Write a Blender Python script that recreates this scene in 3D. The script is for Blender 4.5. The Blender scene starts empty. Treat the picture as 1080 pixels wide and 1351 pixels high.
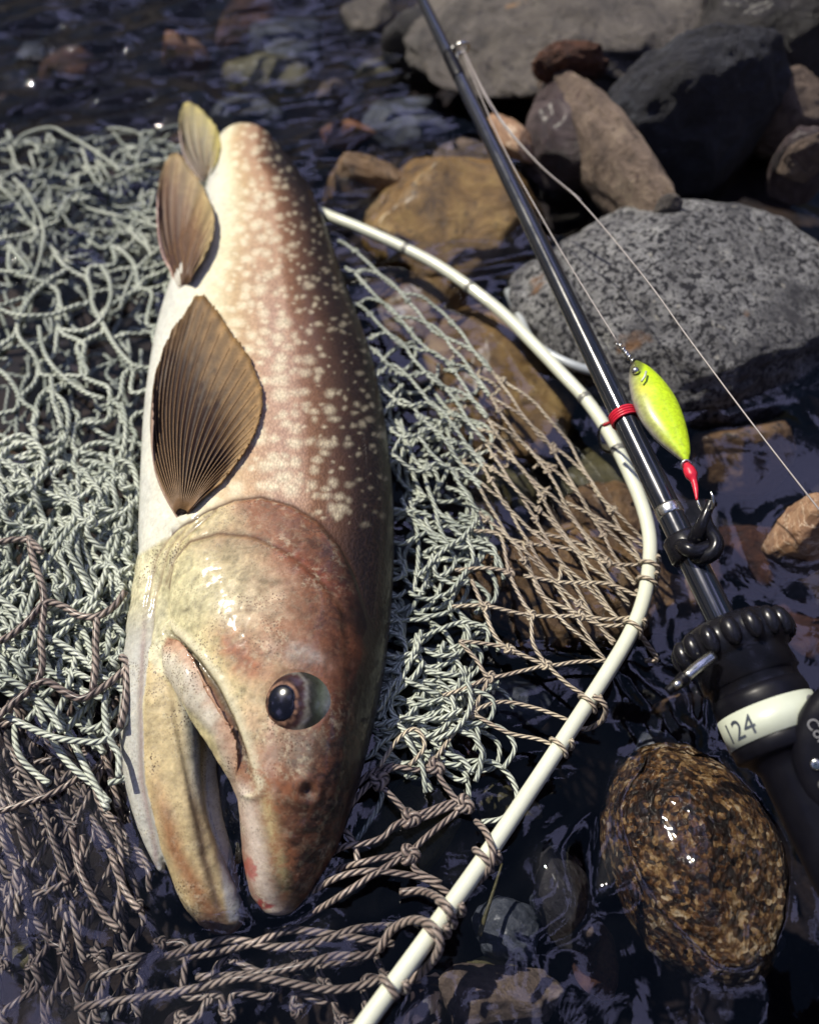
import bpy, bmesh, math, random
import numpy as np
from mathutils import Vector, Matrix
from mathutils.bvhtree import BVHTree

random.seed(7)
RNG = np.random.default_rng(11)
S = bpy.context.scene
COL = S.collection
R = math.radians

# ------------------------------------------------------------------ camera
CAM = np.array([0.0, 0.0, 0.42])
PITCH = R(57.0)
FPX = 540.0 / math.tan(R(25.0))            # focal length in photo pixels (photo is 1080 x 1351)
cd = bpy.data.cameras.new('camera')
cam = bpy.data.objects.new('camera', cd); COL.objects.link(cam)
cam.location = CAM
cam.rotation_euler = (math.pi / 2 - PITCH, 0, 0)
cd.sensor_fit = 'HORIZONTAL'; cd.sensor_width = 36; cd.angle = R(50.0)
cd.clip_start = 0.01; cd.clip_end = 400
cd.dof.use_dof = True; cd.dof.focus_distance = 0.415; cd.dof.aperture_fstop = 6.0
S.camera = cam

# ------------------------------------------------------------------ sky, sun, exposure
SUN_EL, SUN_AZ = R(54), R(-58)               # azimuth measured from +Y (away from the camera) towards +X
CLOUD = 1.7
W = bpy.data.worlds.new('World'); S.world = W; W.use_nodes = True
nt = W.node_tree; bg = nt.nodes['Background']
sky = nt.nodes.new('ShaderNodeTexSky'); sky.sky_type = 'NISHITA'; sky.sun_disc = False
sky.ozone_density = 5.0; sky.sun_elevation = SUN_EL; sky.sun_rotation = SUN_AZ
tc = nt.nodes.new('ShaderNodeTexCoord'); cn = nt.nodes.new('ShaderNodeTexNoise'); cn.inputs['Scale'].default_value = 3.2; cn.inputs['Detail'].default_value = 7; cn.inputs['Roughness'].default_value = .58
cmap = nt.nodes.new('ShaderNodeMapping'); cmap.inputs['Location'].default_value = (CLOUD, 0, 0); nt.links.new(tc.outputs['Generated'], cmap.inputs[0]); nt.links.new(cmap.outputs[0], cn.inputs['Vector'])
cr = nt.nodes.new('ShaderNodeValToRGB'); cr.color_ramp.elements[0].position = .535; cr.color_ramp.elements[1].position = .575; nt.links.new(cn.outputs[0], cr.inputs[0])
mxc = nt.nodes.new('ShaderNodeMix'); mxc.data_type = 'RGBA'; mxc.inputs[7].default_value = (18.4, 19.0, 35.0, 1)      # broken bright cloud all over the sky
nt.links.new(cr.outputs[0], mxc.inputs[0]); nt.links.new(sky.outputs[0], mxc.inputs[6]); nt.links.new(mxc.outputs[2], bg.inputs[0]); bg.inputs[1].default_value = 0.05
sd = bpy.data.lights.new('sun', 'SUN'); sd.energy = 5.0; sd.angle = R(0.55); sd.color = (1.0, 0.93, 0.79)
sun = bpy.data.objects.new('sun', sd); COL.objects.link(sun)
SUNV = Vector((math.sin(SUN_AZ) * math.cos(SUN_EL), math.cos(SUN_AZ) * math.cos(SUN_EL), math.sin(SUN_EL)))
sun.rotation_euler = SUNV.to_track_quat('Z', 'Y').to_euler()
S.view_settings.view_transform = 'Standard'; S.view_settings.look = 'None'
S.view_settings.exposure = 0.22; S.view_settings.gamma = 1.0
S.render.engine = 'CYCLES'
S.cycles.use_denoising = True
S.cycles.max_bounces = 8; S.cycles.transparent_max_bounces = 16
S.cycles.sample_clamp_indirect = 4.0
S.cycles.caustics_reflective = False; S.cycles.caustics_refractive = False

# ------------------------------------------------------------------ maths helpers
FW = np.array([0, math.cos(PITCH), -math.sin(PITCH)]); UP = np.array([0, math.sin(PITCH), math.cos(PITCH)])
def ray(px, py):
    d = FW + UP * (-(py - 675.5) / FPX); d = d.copy(); d[0] += (px - 540) / FPX
    return d
def P(px, py, z=0.0):                        # photo pixel -> point of the place at height z
    d = ray(px, py); return CAM + d * ((z - CAM[2]) / d[2])
def depth(px, py, z=0.0): return float((P(px, py, z) - CAM) @ FW)
def proj(V):                                 # points -> photo pixels
    D = V - CAM; dz = D @ FW
    return 540 + FPX * D[:, 0] / dz, 675.5 - FPX * (D @ UP) / dz
def pxm(px, py, z=0.0): return depth(px, py, z) / FPX   # metres per photo pixel there

def _hash(ix, iy, iz, seed):
    h = (ix * 374761393 + iy * 668265263 + iz * 2147483647 + seed * 1274126177) & 0xffffffff
    h = ((h ^ (h >> 13)) * 1274126177) & 0xffffffff
    h = ((h ^ (h >> 15)) * 2246822519) & 0xffffffff
    return ((h ^ (h >> 16)) & 0xffff) / 65535.0
def vnoise(p, seed=0):                       # value noise, -1..1
    i = np.floor(p).astype(np.int64); f = p - i; f = f * f * f * (f * (f * 6 - 15) + 10)
    r = 0
    for a in (0, 1):
        for b in (0, 1):
            for c in (0, 1):
                w = (f[:, 0] if a else 1 - f[:, 0]) * (f[:, 1] if b else 1 - f[:, 1]) * (f[:, 2] if c else 1 - f[:, 2])
                r = r + w * _hash(i[:, 0] + a, i[:, 1] + b, i[:, 2] + c, seed)
    return r * 2 - 1
def fbm(p, seed=0, oct=4, gain=0.5):
    s = 0; a = 1; t = 0
    for o in range(oct):
        s = s + a * vnoise(p * (2.03 ** o) + 17.3 * o, seed + o); t += a; a *= gain
    return s / t
def sstep(a, b, x):
    t = np.clip((x - a) / (b - a), 0, 1); return t * t * (3 - 2 * t)
def mixc(c, d, f): return c * (1 - f[:, None]) + np.array(d)[None] * f[:, None]
def lin(r, g, b): return tuple(((c / 255 + 0.055) / 1.055) ** 2.4 if c > 10 else c / 255 / 12.92 for c in (r, g, b))
def segdist(X, Y, poly, closed=False):
    best = np.full(X.shape, 1e9); pts = list(poly) + ([poly[0]] if closed else [])
    for (ax, ay), (bx, by) in zip(pts[:-1], pts[1:]):
        dx, dy = bx - ax, by - ay; t = np.clip(((X - ax) * dx + (Y - ay) * dy) / (dx * dx + dy * dy + 1e-9), 0, 1)
        best = np.minimum(best, np.hypot(X - ax - t * dx, Y - ay - t * dy))
    return best
def polysd(X, Y, poly):                      # signed distance, positive inside
    ins = np.zeros(X.shape, bool); n = len(poly)
    for i in range(n):
        (ax, ay), (bx, by) = poly[i], poly[(i + 1) % n]
        if ay == by: continue
        c = ((ay > Y) != (by > Y)) & (X < (bx - ax) * (Y - ay) / (by - ay) + ax); ins ^= c
    d = segdist(X, Y, poly, True); return np.where(ins, d, -d)
def crom(pts, n):                            # Catmull-Rom through pts, n samples per span
    p = np.array(pts, float); q = np.vstack([2 * p[0] - p[1], p, 2 * p[-1] - p[-2]]); out = []
    for i in range(1, len(q) - 2):
        a, b, c, d = q[i - 1], q[i], q[i + 1], q[i + 2]
        t = np.linspace(0, 1, n, endpoint=False)[:, None]
        out.append(0.5 * (2 * b + (c - a) * t + (2 * a - 5 * b + 4 * c - d) * t ** 2 + (3 * b - a - 3 * c + d) * t ** 3))
    out.append(p[-1:]); return np.vstack(out)

# ------------------------------------------------------------------ object helpers
def tag(o, label=None, cat=None, group=None, kind=None):
    if label: o['label'] = label
    if cat: o['category'] = cat
    if group: o['group'] = group
    if kind: o['kind'] = kind
    return o
def empty(name, loc, label, cat, group=None):
    o = bpy.data.objects.new(name, None); COL.objects.link(o); o.location = loc; o.empty_display_size = 0.02
    return tag(o, label, cat, group)
def link(name, me, m=None, parent=None, smooth=True):
    o = bpy.data.objects.new(name, me); COL.objects.link(o)
    if m: me.materials.append(m)
    if smooth and len(me.polygons): me.polygons.foreach_set('use_smooth', np.ones(len(me.polygons), bool))
    if parent:
        o.parent = parent
        root = parent; off = Vector((0, 0, 0))
        while root: off += root.location; root = root.parent
        o.location = -off                    # vertices are written in world coordinates
    return o
def mesh_np(name, V, F):                     # F: (n,k) int array
    me = bpy.data.meshes.new(name); V = np.asarray(V, np.float32); F = np.asarray(F, np.int32)
    me.vertices.add(len(V)); me.vertices.foreach_set('co', V.ravel())
    k = F.shape[1]; me.loops.add(F.size); me.loops.foreach_set('vertex_index', F.ravel())
    me.polygons.add(len(F)); me.polygons.foreach_set('loop_start', np.arange(0, F.size, k, dtype=np.int32))
    me.update(calc_edges=True); return me
def set_col(me, name, C):
    a = me.color_attributes.new(name, 'FLOAT_COLOR', 'POINT')
    C4 = np.ones((len(C), 4), np.float32); C4[:, :C.shape[1]] = C; a.data.foreach_set('color', C4.ravel())
def coords(me):
    a = np.empty(len(me.vertices) * 3, np.float32); me.vertices.foreach_get('co', a); return a.reshape(-1, 3).astype(float)
def normals(me):
    a = np.empty(len(me.vertices) * 3, np.float32); me.vertex_normals.foreach_get('vector', a); return a.reshape(-1, 3).astype(float)
def frames(p):
    t = np.gradient(p, axis=0); t /= np.linalg.norm(t, axis=1)[:, None] + 1e-12
    n = np.cross(t[0], [0.01, 0.02, 1.0]); n /= np.linalg.norm(n) + 1e-12; N = []
    for i in range(len(p)):
        n = n - t[i] * (n @ t[i]); n /= np.linalg.norm(n) + 1e-12; N.append(n)
    N = np.array(N); return t, N, np.cross(t, N)
def tube_data(p, r, sides=8, cap=True):
    p = np.asarray(p, float); _, N, B = frames(p); m = len(p); r = np.broadcast_to(np.asarray(r, float), (m,))
    th = np.linspace(0, 2 * math.pi, sides, endpoint=False)
    V = p[:, None] + r[:, None, None] * (np.cos(th)[None, :, None] * N[:, None] + np.sin(th)[None, :, None] * B[:, None])
    L = np.concatenate([[0], np.cumsum(np.linalg.norm(np.diff(p, axis=0), axis=1))])
    F, UV = [], []
    i = np.arange(m - 1)[:, None] * sides; j = np.arange(sides)[None]; k = (j + 1) % sides
    F = np.stack([i + j, i + k, i + sides + k, i + sides + j], -1).reshape(-1, 4)
    u0 = np.broadcast_to(j / sides, (m - 1, sides)); u1 = u0 + 1 / sides
    v0 = np.broadcast_to(L[:-1, None], (m - 1, sides)); v1 = np.broadcast_to(L[1:, None], (m - 1, sides))
    UV = np.stack([u0, v0, u1, v0, u1, v1, u0, v1], -1).reshape(-1, 4, 2)
    return V.reshape(-1, 3), F, UV
def tubes(name, items, m, parent=None, sides=8):      # items: list of (points, radius); one mesh
    Vs, Fs, Us, o = [], [], [], 0
    for p, r in items:
        r = np.broadcast_to(np.asarray(r, float), (len(p),)).copy()
        p = np.asarray(p, float)
        p = np.vstack([p[0] + (p[0] - p[1]) * 1e-3, p, p[-1] + (p[-1] - p[-2]) * 1e-3]); r = np.concatenate([[r[0] * .05], r, [r[-1] * .05]])
        V, F, U = tube_data(p, r, sides); Vs.append(V); Fs.append(F + o); Us.append(U); o += len(V)
    me = mesh_np(name, np.vstack(Vs), np.vstack(Fs)); uv = me.uv_layers.new(name='UVMap')
    uv.data.foreach_set('uv', np.vstack(Us).astype(np.float32).ravel())
    return link(name, me, m, parent)
def lathe(name, prof, origin, axis, m, parent=None, sides=48, ref=(0, 0, 1), lob=None):
    """prof: list of (distance along axis, radius); lob(theta, radius) may vary the radius."""
    ax = np.array(axis, float); ax /= np.linalg.norm(ax); e = np.cross(ax, ref); e /= np.linalg.norm(e); g = np.cross(e, ax)
    th = np.linspace(0, 2 * math.pi, sides, endpoint=False); V = []
    for h, r in prof:
        rr = r if lob is None else lob(th, h, r)
        V.append(np.array(origin) + ax * h + np.outer(np.cos(th) * rr, e) + np.outer(np.sin(th) * rr, g))
    V = np.vstack(V); n = len(prof)
    i = np.arange(n - 1)[:, None] * sides; j = np.arange(sides)[None]; k = (j + 1) % sides
    F = np.stack([i + j, i + k, i + sides + k, i + sides + j], -1).reshape(-1, 4)
    return link(name, mesh_np(name, V, F), m, parent)

# ------------------------------------------------------------------ material helpers
class MB:
    def __init__(s, name):
        s.m = bpy.data.materials.new(name); s.m.use_nodes = True; s.t = s.m.node_tree; s.t.nodes.clear()
        s.out = s.n('ShaderNodeOutputMaterial')
    def n(s, typ, **kw):
        x = s.t.nodes.new(typ)
        for k, v in kw.items():
            if k in x.inputs.keys(): s.set(x, k, v)
            else: setattr(x, k, v)
        return x
    def set(s, x, k, v):
        i = x.inputs[k]
        if hasattr(v, 'is_output') or isinstance(v, bpy.types.NodeSocket): s.t.links.new(v, i)
        else: i.default_value = v
    def coord(s, kind='Object', scale=(1, 1, 1), rot=(0, 0, 0)):
        c = s.n('ShaderNodeTexCoord'); mp = s.n('ShaderNodeMapping'); s.t.links.new(c.outputs[kind], mp.inputs[0])
        mp.inputs['Scale'].default_value = scale; mp.inputs['Rotation'].default_value = rot; return mp.outputs[0]
    def noise(s, v, scale, detail=4, rough=.55, dist=0):
        x = s.n('ShaderNodeTexNoise'); x.inputs['Scale'].default_value = scale; x.inputs['Detail'].default_value = detail
        x.inputs['Roughness'].default_value = rough; x.inputs['Distortion'].default_value = dist
        s.t.links.new(v, x.inputs['Vector']); return x.outputs[0]
    def voro(s, v, scale, feature='F1', out='Distance', rnd=1):
        x = s.n('ShaderNodeTexVoronoi', feature=feature); x.inputs['Scale'].default_value = scale; x.inputs['Randomness'].default_value = rnd
        s.t.links.new(v, x.inputs['Vector']); return x.outputs[out]
    def ramp(s, f, stops, interp='LINEAR'):
        x = s.n('ShaderNodeValToRGB'); cr = x.color_ramp; cr.interpolation = interp
        while len(cr.elements) < len(stops): cr.elements.new(.5)
        for e, (p, c) in zip(cr.elements, stops):
            e.position = p; e.color = (c, c, c, 1) if isinstance(c, (int, float)) else (*c, 1)
        s.t.links.new(f, x.inputs[0]); return x.outputs[0]
    def mix(s, f, a, b, mode='MIX'):
        x = s.n('ShaderNodeMix', data_type='RGBA', blend_type=mode)
        for i, v in ((0, f), (6, a), (7, b)):
            if isinstance(v, bpy.types.NodeSocket): s.t.links.new(v, x.inputs[i])
            else: x.inputs[i].default_value = v if i == 0 else (*v, 1)
        return x.outputs[2]
    def math(s, op, a, b=0.0, c=0.0):
        x = s.n('ShaderNodeMath', operation=op)
        for i, v in enumerate((a, b, c)):
            if isinstance(v, bpy.types.NodeSocket): s.t.links.new(v, x.inputs[i])
            else: x.inputs[i].default_value = v
        return x.outputs[0]
    def bump(s, h, strength=.5, dist=.001, normal=None):
        x = s.n('ShaderNodeBump'); x.inputs['Strength'].default_value = strength; x.inputs['Distance'].default_value = dist
        s.t.links.new(h, x.inputs['Height'])
        if normal is not None: s.t.links.new(normal, x.inputs['Normal'])
        return x.outputs[0]
    def attr(s, name, out='Color'):
        x = s.n('ShaderNodeAttribute', attribute_name=name); return x.outputs[out]
    def bsdf(s, color, rough=.5, normal=None, **kw):
        b = s.n('ShaderNodeBsdfPrincipled')
        for k, v in dict({'Base Color': color, 'Roughness': rough}, **kw).items():
            if isinstance(v, tuple) and len(v) == 3 and b.inputs[k].type == 'RGBA': v = (*v, 1)
            s.set(b, k, v)
        if normal is not None: s.t.links.new(normal, b.inputs['Normal'])
        s.t.links.new(b.outputs[0], s.out.inputs[0]); return b
def plain(name, color, rough=.5, metal=0.0, nscale=120, var=.25, bump=.15, **kw):
    b = MB(name); v = b.coord(); n = b.noise(v, nscale, 5)
    c = b.mix(n, tuple(x * (1 - var) for x in color), tuple(min(1, x * (1 + var)) for x in color))
    rr = b.ramp(b.noise(v, nscale * .6, 3), [(.3, max(.02, rough - .08)), (.7, min(1, rough + .1))])
    b.bsdf(c, rr, b.bump(n, bump, .0004), Metallic=metal, **kw); return b.m
def stone(name, cols, scale=60, speck=None, rough=.55, coat=.25, bump=.6, vein=None):
    """mottled stone: cols dark..light; speck=(scale, colour, amount) adds mineral grains"""
    b = MB(name); v = b.coord(); n = b.noise(v, scale, 10, .74, .7); n2 = b.noise(v, scale * .22, 4, .6, 1.0)
    f = b.math('ADD', b.math('MULTIPLY', n, .6), b.math('MULTIPLY', n2, .4))
    k = len(cols); c = b.ramp(f, [(.37 + .26 * i / (k - 1), cols[i]) for i in range(k)])
    pit = b.ramp(b.noise(v, scale * 2.6, 5, .7), [(.34, 1.0), (.44, 0.0)]); c = b.mix(b.math('MULTIPLY', pit, .6), c, tuple(x * .5 for x in cols[0]))
    h = n
    if speck:
        for sc, co, lo, hi in speck:
            w = b.noise(v, sc, 3, .6); c = b.mix(b.ramp(w, [(lo, 0.0), (hi, 1.0)]), c, co)
    if vein:
        w = b.ramp(b.noise(b.coord(scale=(1, 1, 4)), vein[0], 3, .5, 1.5), [(.48, 0.0), (.5, 1.0), (.52, 0.0)]); c = b.mix(b.math('MULTIPLY', w, vein[2]), c, vein[1])
    fine = b.noise(v, scale * 6, 4, .7)
    nrm = b.bump(fine, bump, .0012); nrm = b.bump(n, bump, .009, nrm)
    b.bsdf(c, b.ramp(n2, [(.35, rough - .15), (.65, rough + .15)]), nrm, **{'Coat Weight': coat * .35, 'Coat Roughness': .28})
    return b.m

# ------------------------------------------------------------------ materials
def m_water():
    b = MB('stream_water'); v = b.coord()
    n1 = b.noise(v, 48, 3, .5, 1.2); nrm = b.bump(n1, .10, .0025)
    fr = b.n('ShaderNodeFresnel'); fr.inputs['IOR'].default_value = 1.50; b.t.links.new(nrm, fr.inputs['Normal'])
    g = b.n('ShaderNodeBsdfGlossy'); g.inputs['Roughness'].default_value = .015; b.t.links.new(nrm, g.inputs['Normal'])
    tr = b.n('ShaderNodeBsdfTransparent'); tr.inputs[0].default_value = (.94, .95, .97, 1)
    mx = b.n('ShaderNodeMixShader'); b.t.links.new(fr.outputs[0], mx.inputs[0])
    b.t.links.new(tr.outputs[0], mx.inputs[1]); b.t.links.new(g.outputs[0], mx.inputs[2]); b.t.links.new(mx.outputs[0], b.out.inputs[0])
    va = b.n('ShaderNodeVolumeAbsorption'); va.inputs['Color'].default_value = (.30, .34, .50, 1); va.inputs['Density'].default_value = 5.5; b.t.links.new(va.outputs[0], b.out.inputs[1]); return b.m
def m_bed():
    b = MB('streambed_gravel'); v = b.coord(); n = b.noise(v, 26, 9, .68, .8); d = b.noise(v, 90, 6, .7)
    c = b.ramp(n, [(.32, (.008, .006, .007)), (.5, (.032, .020, .014)), (.68, (.085, .050, .026))])
    b.bsdf(c, .8, b.bump(d, .6, .006)); return b.m
def m_cord(name, ca, cb, groove, pitch=.0042, gw=(.05, .45)):
    b = MB(name); t = b.n('ShaderNodeTexCoord'); sp = b.n('ShaderNodeSeparateXYZ'); b.t.links.new(t.outputs['UV'], sp.inputs[0])
    ph = b.math('ADD', b.math('MULTIPLY', sp.outputs[0], 3.0), b.math('DIVIDE', sp.outputs[1], pitch))
    w = b.math('ABSOLUTE', b.math('SINE', b.math('MULTIPLY', ph, math.pi)))
    o = b.coord(); n = b.noise(o, 35, 4, .6)
    c = b.mix(b.ramp(n, [(.35, 0.0), (.65, 1.0)]), ca, cb); c = b.mix(b.ramp(w, [(gw[0], 1.0), (gw[1], 0.0)]), c, groove)
    fib = b.noise(o, 900, 2); nrm = b.bump(fib, .25, .0003); nrm = b.bump(w, 1.0, .0011, nrm)
    b.bsdf(c, .55, nrm, **{'Coat Weight': .25, 'Coat Roughness': .25, 'Sheen Weight': .1}); return b.m
def m_fish():
    b = MB('char_skin'); col = b.attr('Col'); mk = b.n('ShaderNodeSeparateColor'); b.t.links.new(b.attr('Mask'), mk.inputs[0])
    v = b.coord(); fl = b.coord(scale=(1, .62, .8))
    fine = b.noise(v, 420, 3, .7); c = b.mix(b.ramp(fine, [(.3, .55), (.7, 0.0)]), col, (.05, .03, .02), 'MULTIPLY')
    c = b.mix(.55, col, c)
    sp = b.math('MULTIPLY', b.ramp(b.voro(v, 820, 'F1'), [(.26, 1.0), (.42, 0.0)]), b.ramp(b.noise(v, 120, 4, .65), [(.38, 0.0), (.56, 1.0)]))
    c = b.mix(b.math('MULTIPLY', sp, mk.outputs[1]), c, (.045, .022, .015))
    rm = b.ramp(b.noise(v, 170, 9, .78, .4), [(.44, 0.0), (.60, 1.0)]); c = b.mix(b.math('MULTIPLY', rm, mk.outputs[2]), c, (.25, .10, .05))
    pm = b.ramp(b.noise(v, 240, 8, .75, .2), [(.50, 0.0), (.66, .5)]); c = b.mix(b.math('MULTIPLY', pm, mk.outputs[1]), c, (.74, .68, .48))
    sc = b.voro(fl, 820, 'F1'); scm = b.math('MULTIPLY', sc, mk.outputs[0])
    nrm = b.bump(scm, .28, .0010); nrm = b.bump(b.noise(v, 420, 6, .75), .42, .0009, nrm)
    c = b.mix(b.math('MULTIPLY', b.ramp(sc, [(.35, 0.0), (.75, .30)]), mk.outputs[0]), c, (.06, .035, .025))
    b.bsdf(c, b.ramp(b.noise(v, 60, 3), [(.3, .34), (.7, .55)]), nrm, **{'Coat Weight': b.math('MULTIPLY_ADD', mk.outputs[0], -.06, .30), 'Coat Roughness': .12, 'Specular IOR Level': .22,
        'Subsurface Weight': .06, 'Subsurface Radius': (.006, .003, .002), 'Subsurface Scale': 1.0}); return b.m
def m_attr(name, rough=.35, coat=.4, nscale=300, bump=.3, spec=.5):
    b = MB(name); col = b.attr('Col'); v = b.coord(); n = b.noise(v, nscale, 4, .65)
    c = b.mix(b.ramp(n, [(.3, .5), (.7, 0.0)]), col, (.25, .2, .18), 'MULTIPLY')
    b.bsdf(c, rough, b.bump(n, bump, .0006), **{'Coat Weight': coat, 'Coat Roughness': .12, 'Specular IOR Level': spec}); return b.m
def m_wetrock():
    b = MB('wet_granular_stone'); v = b.coord(); w = b.noise(v, 150, 8, .74, .5); w2 = b.noise(v, 30, 4, .6)
    cell = b.voro(v, 400, out='Color'); sx = b.n('ShaderNodeSeparateColor'); b.t.links.new(cell, sx.inputs[0])
    f = b.math('ADD', b.math('MULTIPLY', w, .76), b.math('MULTIPLY', sx.outputs[0], .24)); f = b.math('ADD', f, b.math('MULTIPLY', b.math('SUBTRACT', w2, .5), .5))
    c = b.ramp(f, [(.36, (.004, .002, .002)), (.46, (.03, .013, .006)), (.54, (.11, .05, .016)), (.61, (.30, .19, .08)), (.70, (.52, .43, .31))])
    nrm = b.bump(w, 1.0, .006); nrm = b.bump(b.voro(v, 330, 'F1'), .7, .0025, nrm)
    b.bsdf(c, b.ramp(w2, [(.4, .2), (.6, .45)]), nrm, **{'Coat Weight': .7, 'Coat Roughness': .08}); return b.m

M = dict(
    water=m_water(), bed=m_bed(), fish=m_fish(), wetrock=m_wetrock(),
    cord=m_cord('pale_green_cord', (.31, .35, .29), (.55, .59, .49), (.14, .155, .14)),
    cordb=m_cord('brown_twisted_cord', (.12, .085, .075), (.36, .29, .24), (.014, .008, .010), .0046, (.25, .66)),
    cordt=m_cord('tan_thin_cord', (.36, .29, .22), (.58, .50, .36), (.16, .12, .09), .004),
    fin=m_attr('fin_membrane', .5, .0, 700, .35, .25), eye=m_attr('eye_glossy', .2, .25, 500, .1, .3), lure=m_attr('lure_paint', .38, .25, 500, .05),
    ray=plain('fin_ray_horn', (.20, .115, .050), .45, 0, 260, .5, .3),
    pupil=plain('pupil_black', (.004, .004, .008), .12, 0, 50, .1, 0),
    alu=plain('white_coated_tube', (.60, .62, .50), .34, 0, 70, .16, .2, **{'Coat Weight': .3}),
    alu2=plain('grey_worn_tube', (.42, .45, .46), .35, .3, 90, .25, .3),
    joint=plain('tube_joint_grey', (.20, .20, .18), .45, .3, 200, .4, .3),
    blank=plain('black_gloss_blank', (.008, .010, .016), .20, 0, 90, .3, .12, **{'Coat Weight': .8, 'Coat Roughness': .1}),
    black=plain('black_plastic', (.004, .004, .007), .36, 0, 200, .3, .2, **{'Specular IOR Level': .22}), rubber=plain('black_rubber', (.006, .006, .009), .26, 0, 160, .3, .25, **{'Specular IOR Level': .35}),
    steel=plain('bright_steel', (.62, .62, .58), .25, 1.0, 300, .2, .2), red=plain('red_thread', (.55, .015, .04), .35, 0, 500, .4, .5),
    label=plain('pale_label_band', (.52, .56, .46), .4, 0, 120, .12, .1), ink=plain('dark_print', (.04, .05, .07), .5, 0, 100, .2, 0),
    print=plain('grey_print', (.22, .22, .23), .4, 0, 100, .2, 0), line=plain('pale_line', (.30, .27, .26), .4, 0, 300, .3, .2),
    granite=stone('speckled_granite', [(.12, .12, .125), (.28, .28, .285), (.46, .46, .45)], 120, [(260, (.012, .012, .018), .50, .58), (520, (.02, .02, .03), .55, .62), (16, (.05, .05, .06), .50, .66), (110, (.50, .48, .42), .66, .74), (26, (.26, .14, .07), .66, .74)], .75, 0, .9),
    dark=stone('dark_slate', [(.006, .006, .011), (.014, .015, .024), (.04, .045, .06)], 30, [(120, (.07, .075, .09), .64, .74)], .7, .0, 1.0),
    black_rock=stone('black_basalt', [(.008, .007, .010), (.022, .019, .022), (.05, .045, .045)], 36, None, .5, .3, .9),
    tangrey=stone('tan_grey_stone', [(.04, .036, .036), (.11, .095, .085), (.18, .16, .135)], 45, [(110, (.035, .03, .035), .62, .68), (30, (.36, .20, .08), .68, .76)], .75, 0, .8),
    tan=stone('tan_sandstone', [(.07, .048, .04), (.20, .145, .11), (.34, .27, .20)], 60, [(90, (.06, .03, .03), .62, .72)], .75, 0, .9),
    purple=stone('purple_brown_stone', [(.018, .012, .016), (.06, .04, .042), (.17, .13, .13)], 38, None, .45, .4, .9),
    rust=stone('rusty_stone', [(.03, .012, .010), (.11, .038, .018), (.26, .13, .06)], 70, None, .75, .05, 1.0),
    ochre=stone('ochre_boulder', [(.045, .024, .014), (.20, .115, .036), (.38, .26, .09)], 34, [(80, (.05, .03, .02), .60, .70)], .45, .4, .7),
    brown=stone('brown_stone', [(.05, .028, .016), (.19, .11, .05), (.34, .22, .105)], 34, [(90, (.02, .014, .012), .58, .68)], .45, .4, .7),
    orange=stone('orange_pebble', [(.10, .035, .012), (.26, .10, .03), (.40, .19, .07)], 60, None, .4, .4, .5),
    olive=stone('olive_stone', [(.04, .038, .015), (.11, .095, .035), (.19, .16, .07)], 50, None, .4, .4, .5),
    bluegrey=stone('blue_grey_stone', [(.025, .030, .040), (.06, .068, .085), (.12, .13, .15)], 50, None, .4, .4, .5),
    pinkish=stone('pink_banded_stone', [(.16, .08, .045), (.36, .21, .12), (.55, .42, .30)], 45, None, .5, .3, .6, (30, (.7, .55, .4), .8)),
    forest=stone('forest_hillside', [(.004, .006, .004), (.012, .018, .010), (.03, .04, .02)], .8, None, .9, 0, 1.0),
    bark=stone('bark', [(.02, .015, .012), (.05, .04, .03)], 20), leaf=plain('leaf_green', (.03, .05, .015), .5, 0, 5, .5, 0),
)

# ------------------------------------------------------------------ setting: streambed, hillside
def axis_pts(a, b, step, lo, hi, grow=1.35):
    c = list(np.arange(a, b + 1e-9, step)); s = step
    while c[-1] < hi: s *= grow; c.append(c[-1] + s)
    s = step
    while c[0] > lo: s *= grow; c.insert(0, c[0] - s)
    return np.array(c)
def grid(xs, ys):
    X, Y = np.meshgrid(xs, ys); n = len(xs); m = len(ys)
    i = np.arange(m - 1)[:, None] * n; j = np.arange(n - 1)[None]
    F = np.stack([i + j, i + j + 1, i + n + j + 1, i + n + j], -1).reshape(-1, 4); return X.ravel(), Y.ravel(), F
x, y, F = grid(axis_pts(-.6, .7, .008, -16, 16), axis_pts(-.1, 1.3, .008, -12, 16))
r = np.hypot(x, y - .4)
z = -.058 + .012 * fbm(np.c_[x, y, x * 0] * 9, 3, 4) + .05 * sstep(.25, .8, x) * sstep(.2, .9, y) + np.maximum(0, r - 2.2) * .42 * (1 + .25 * vnoise(np.c_[x, y, 0 * x] * .6, 5))
hollow = P(1010, 1240, 0); z -= .16 * np.exp(-(((x - hollow[0]) / .17) ** 2 + ((y - hollow[1]) / .15) ** 2))      # bed hollowed out at the lower right to make the water dark
z -= .16 * sstep(.50, .72, y) * sstep(.05, -.15, x) * sstep(1.6, 1.1, y)       # bed lowered beyond the net to put darker water there
lowl = P(60, 1330, 0); z -= .05 * np.exp(-(((x - lowl[0]) / .16) ** 2 + ((y - lowl[1]) / .13) ** 2))  # bed dipped at the lower left, again to darken its water
z = np.minimum(z, 5.5)
tag(link('streambed', mesh_np('streambed', np.c_[x, y, z], F), M['bed']), 'brown gravel streambed under the shallow water', kind='structure')
th = np.linspace(0, 2 * math.pi, 160, endpoint=False); V = []
for k, (rr, hh) in enumerate([(13, 3.2), (14, 5.2), (16, 7.2), (20, 10.5), (26, 14.0)]):
    rad = rr + 1.2 * vnoise(np.c_[np.cos(th) * 6, np.sin(th) * 6, th * 0 + k], 40); V.append(np.c_[np.cos(th) * rad, np.sin(th) * rad + .4, hh * (1 + .16 * vnoise(np.c_[np.cos(th) * 9, np.sin(th) * 9, th * 0 + k], 41)) * (k > 0) + (k == 0) * 2.5])
V = np.vstack(V); i = np.arange(4)[:, None] * 160; j = np.arange(160)[None]; k = (j + 1) % 160
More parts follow.
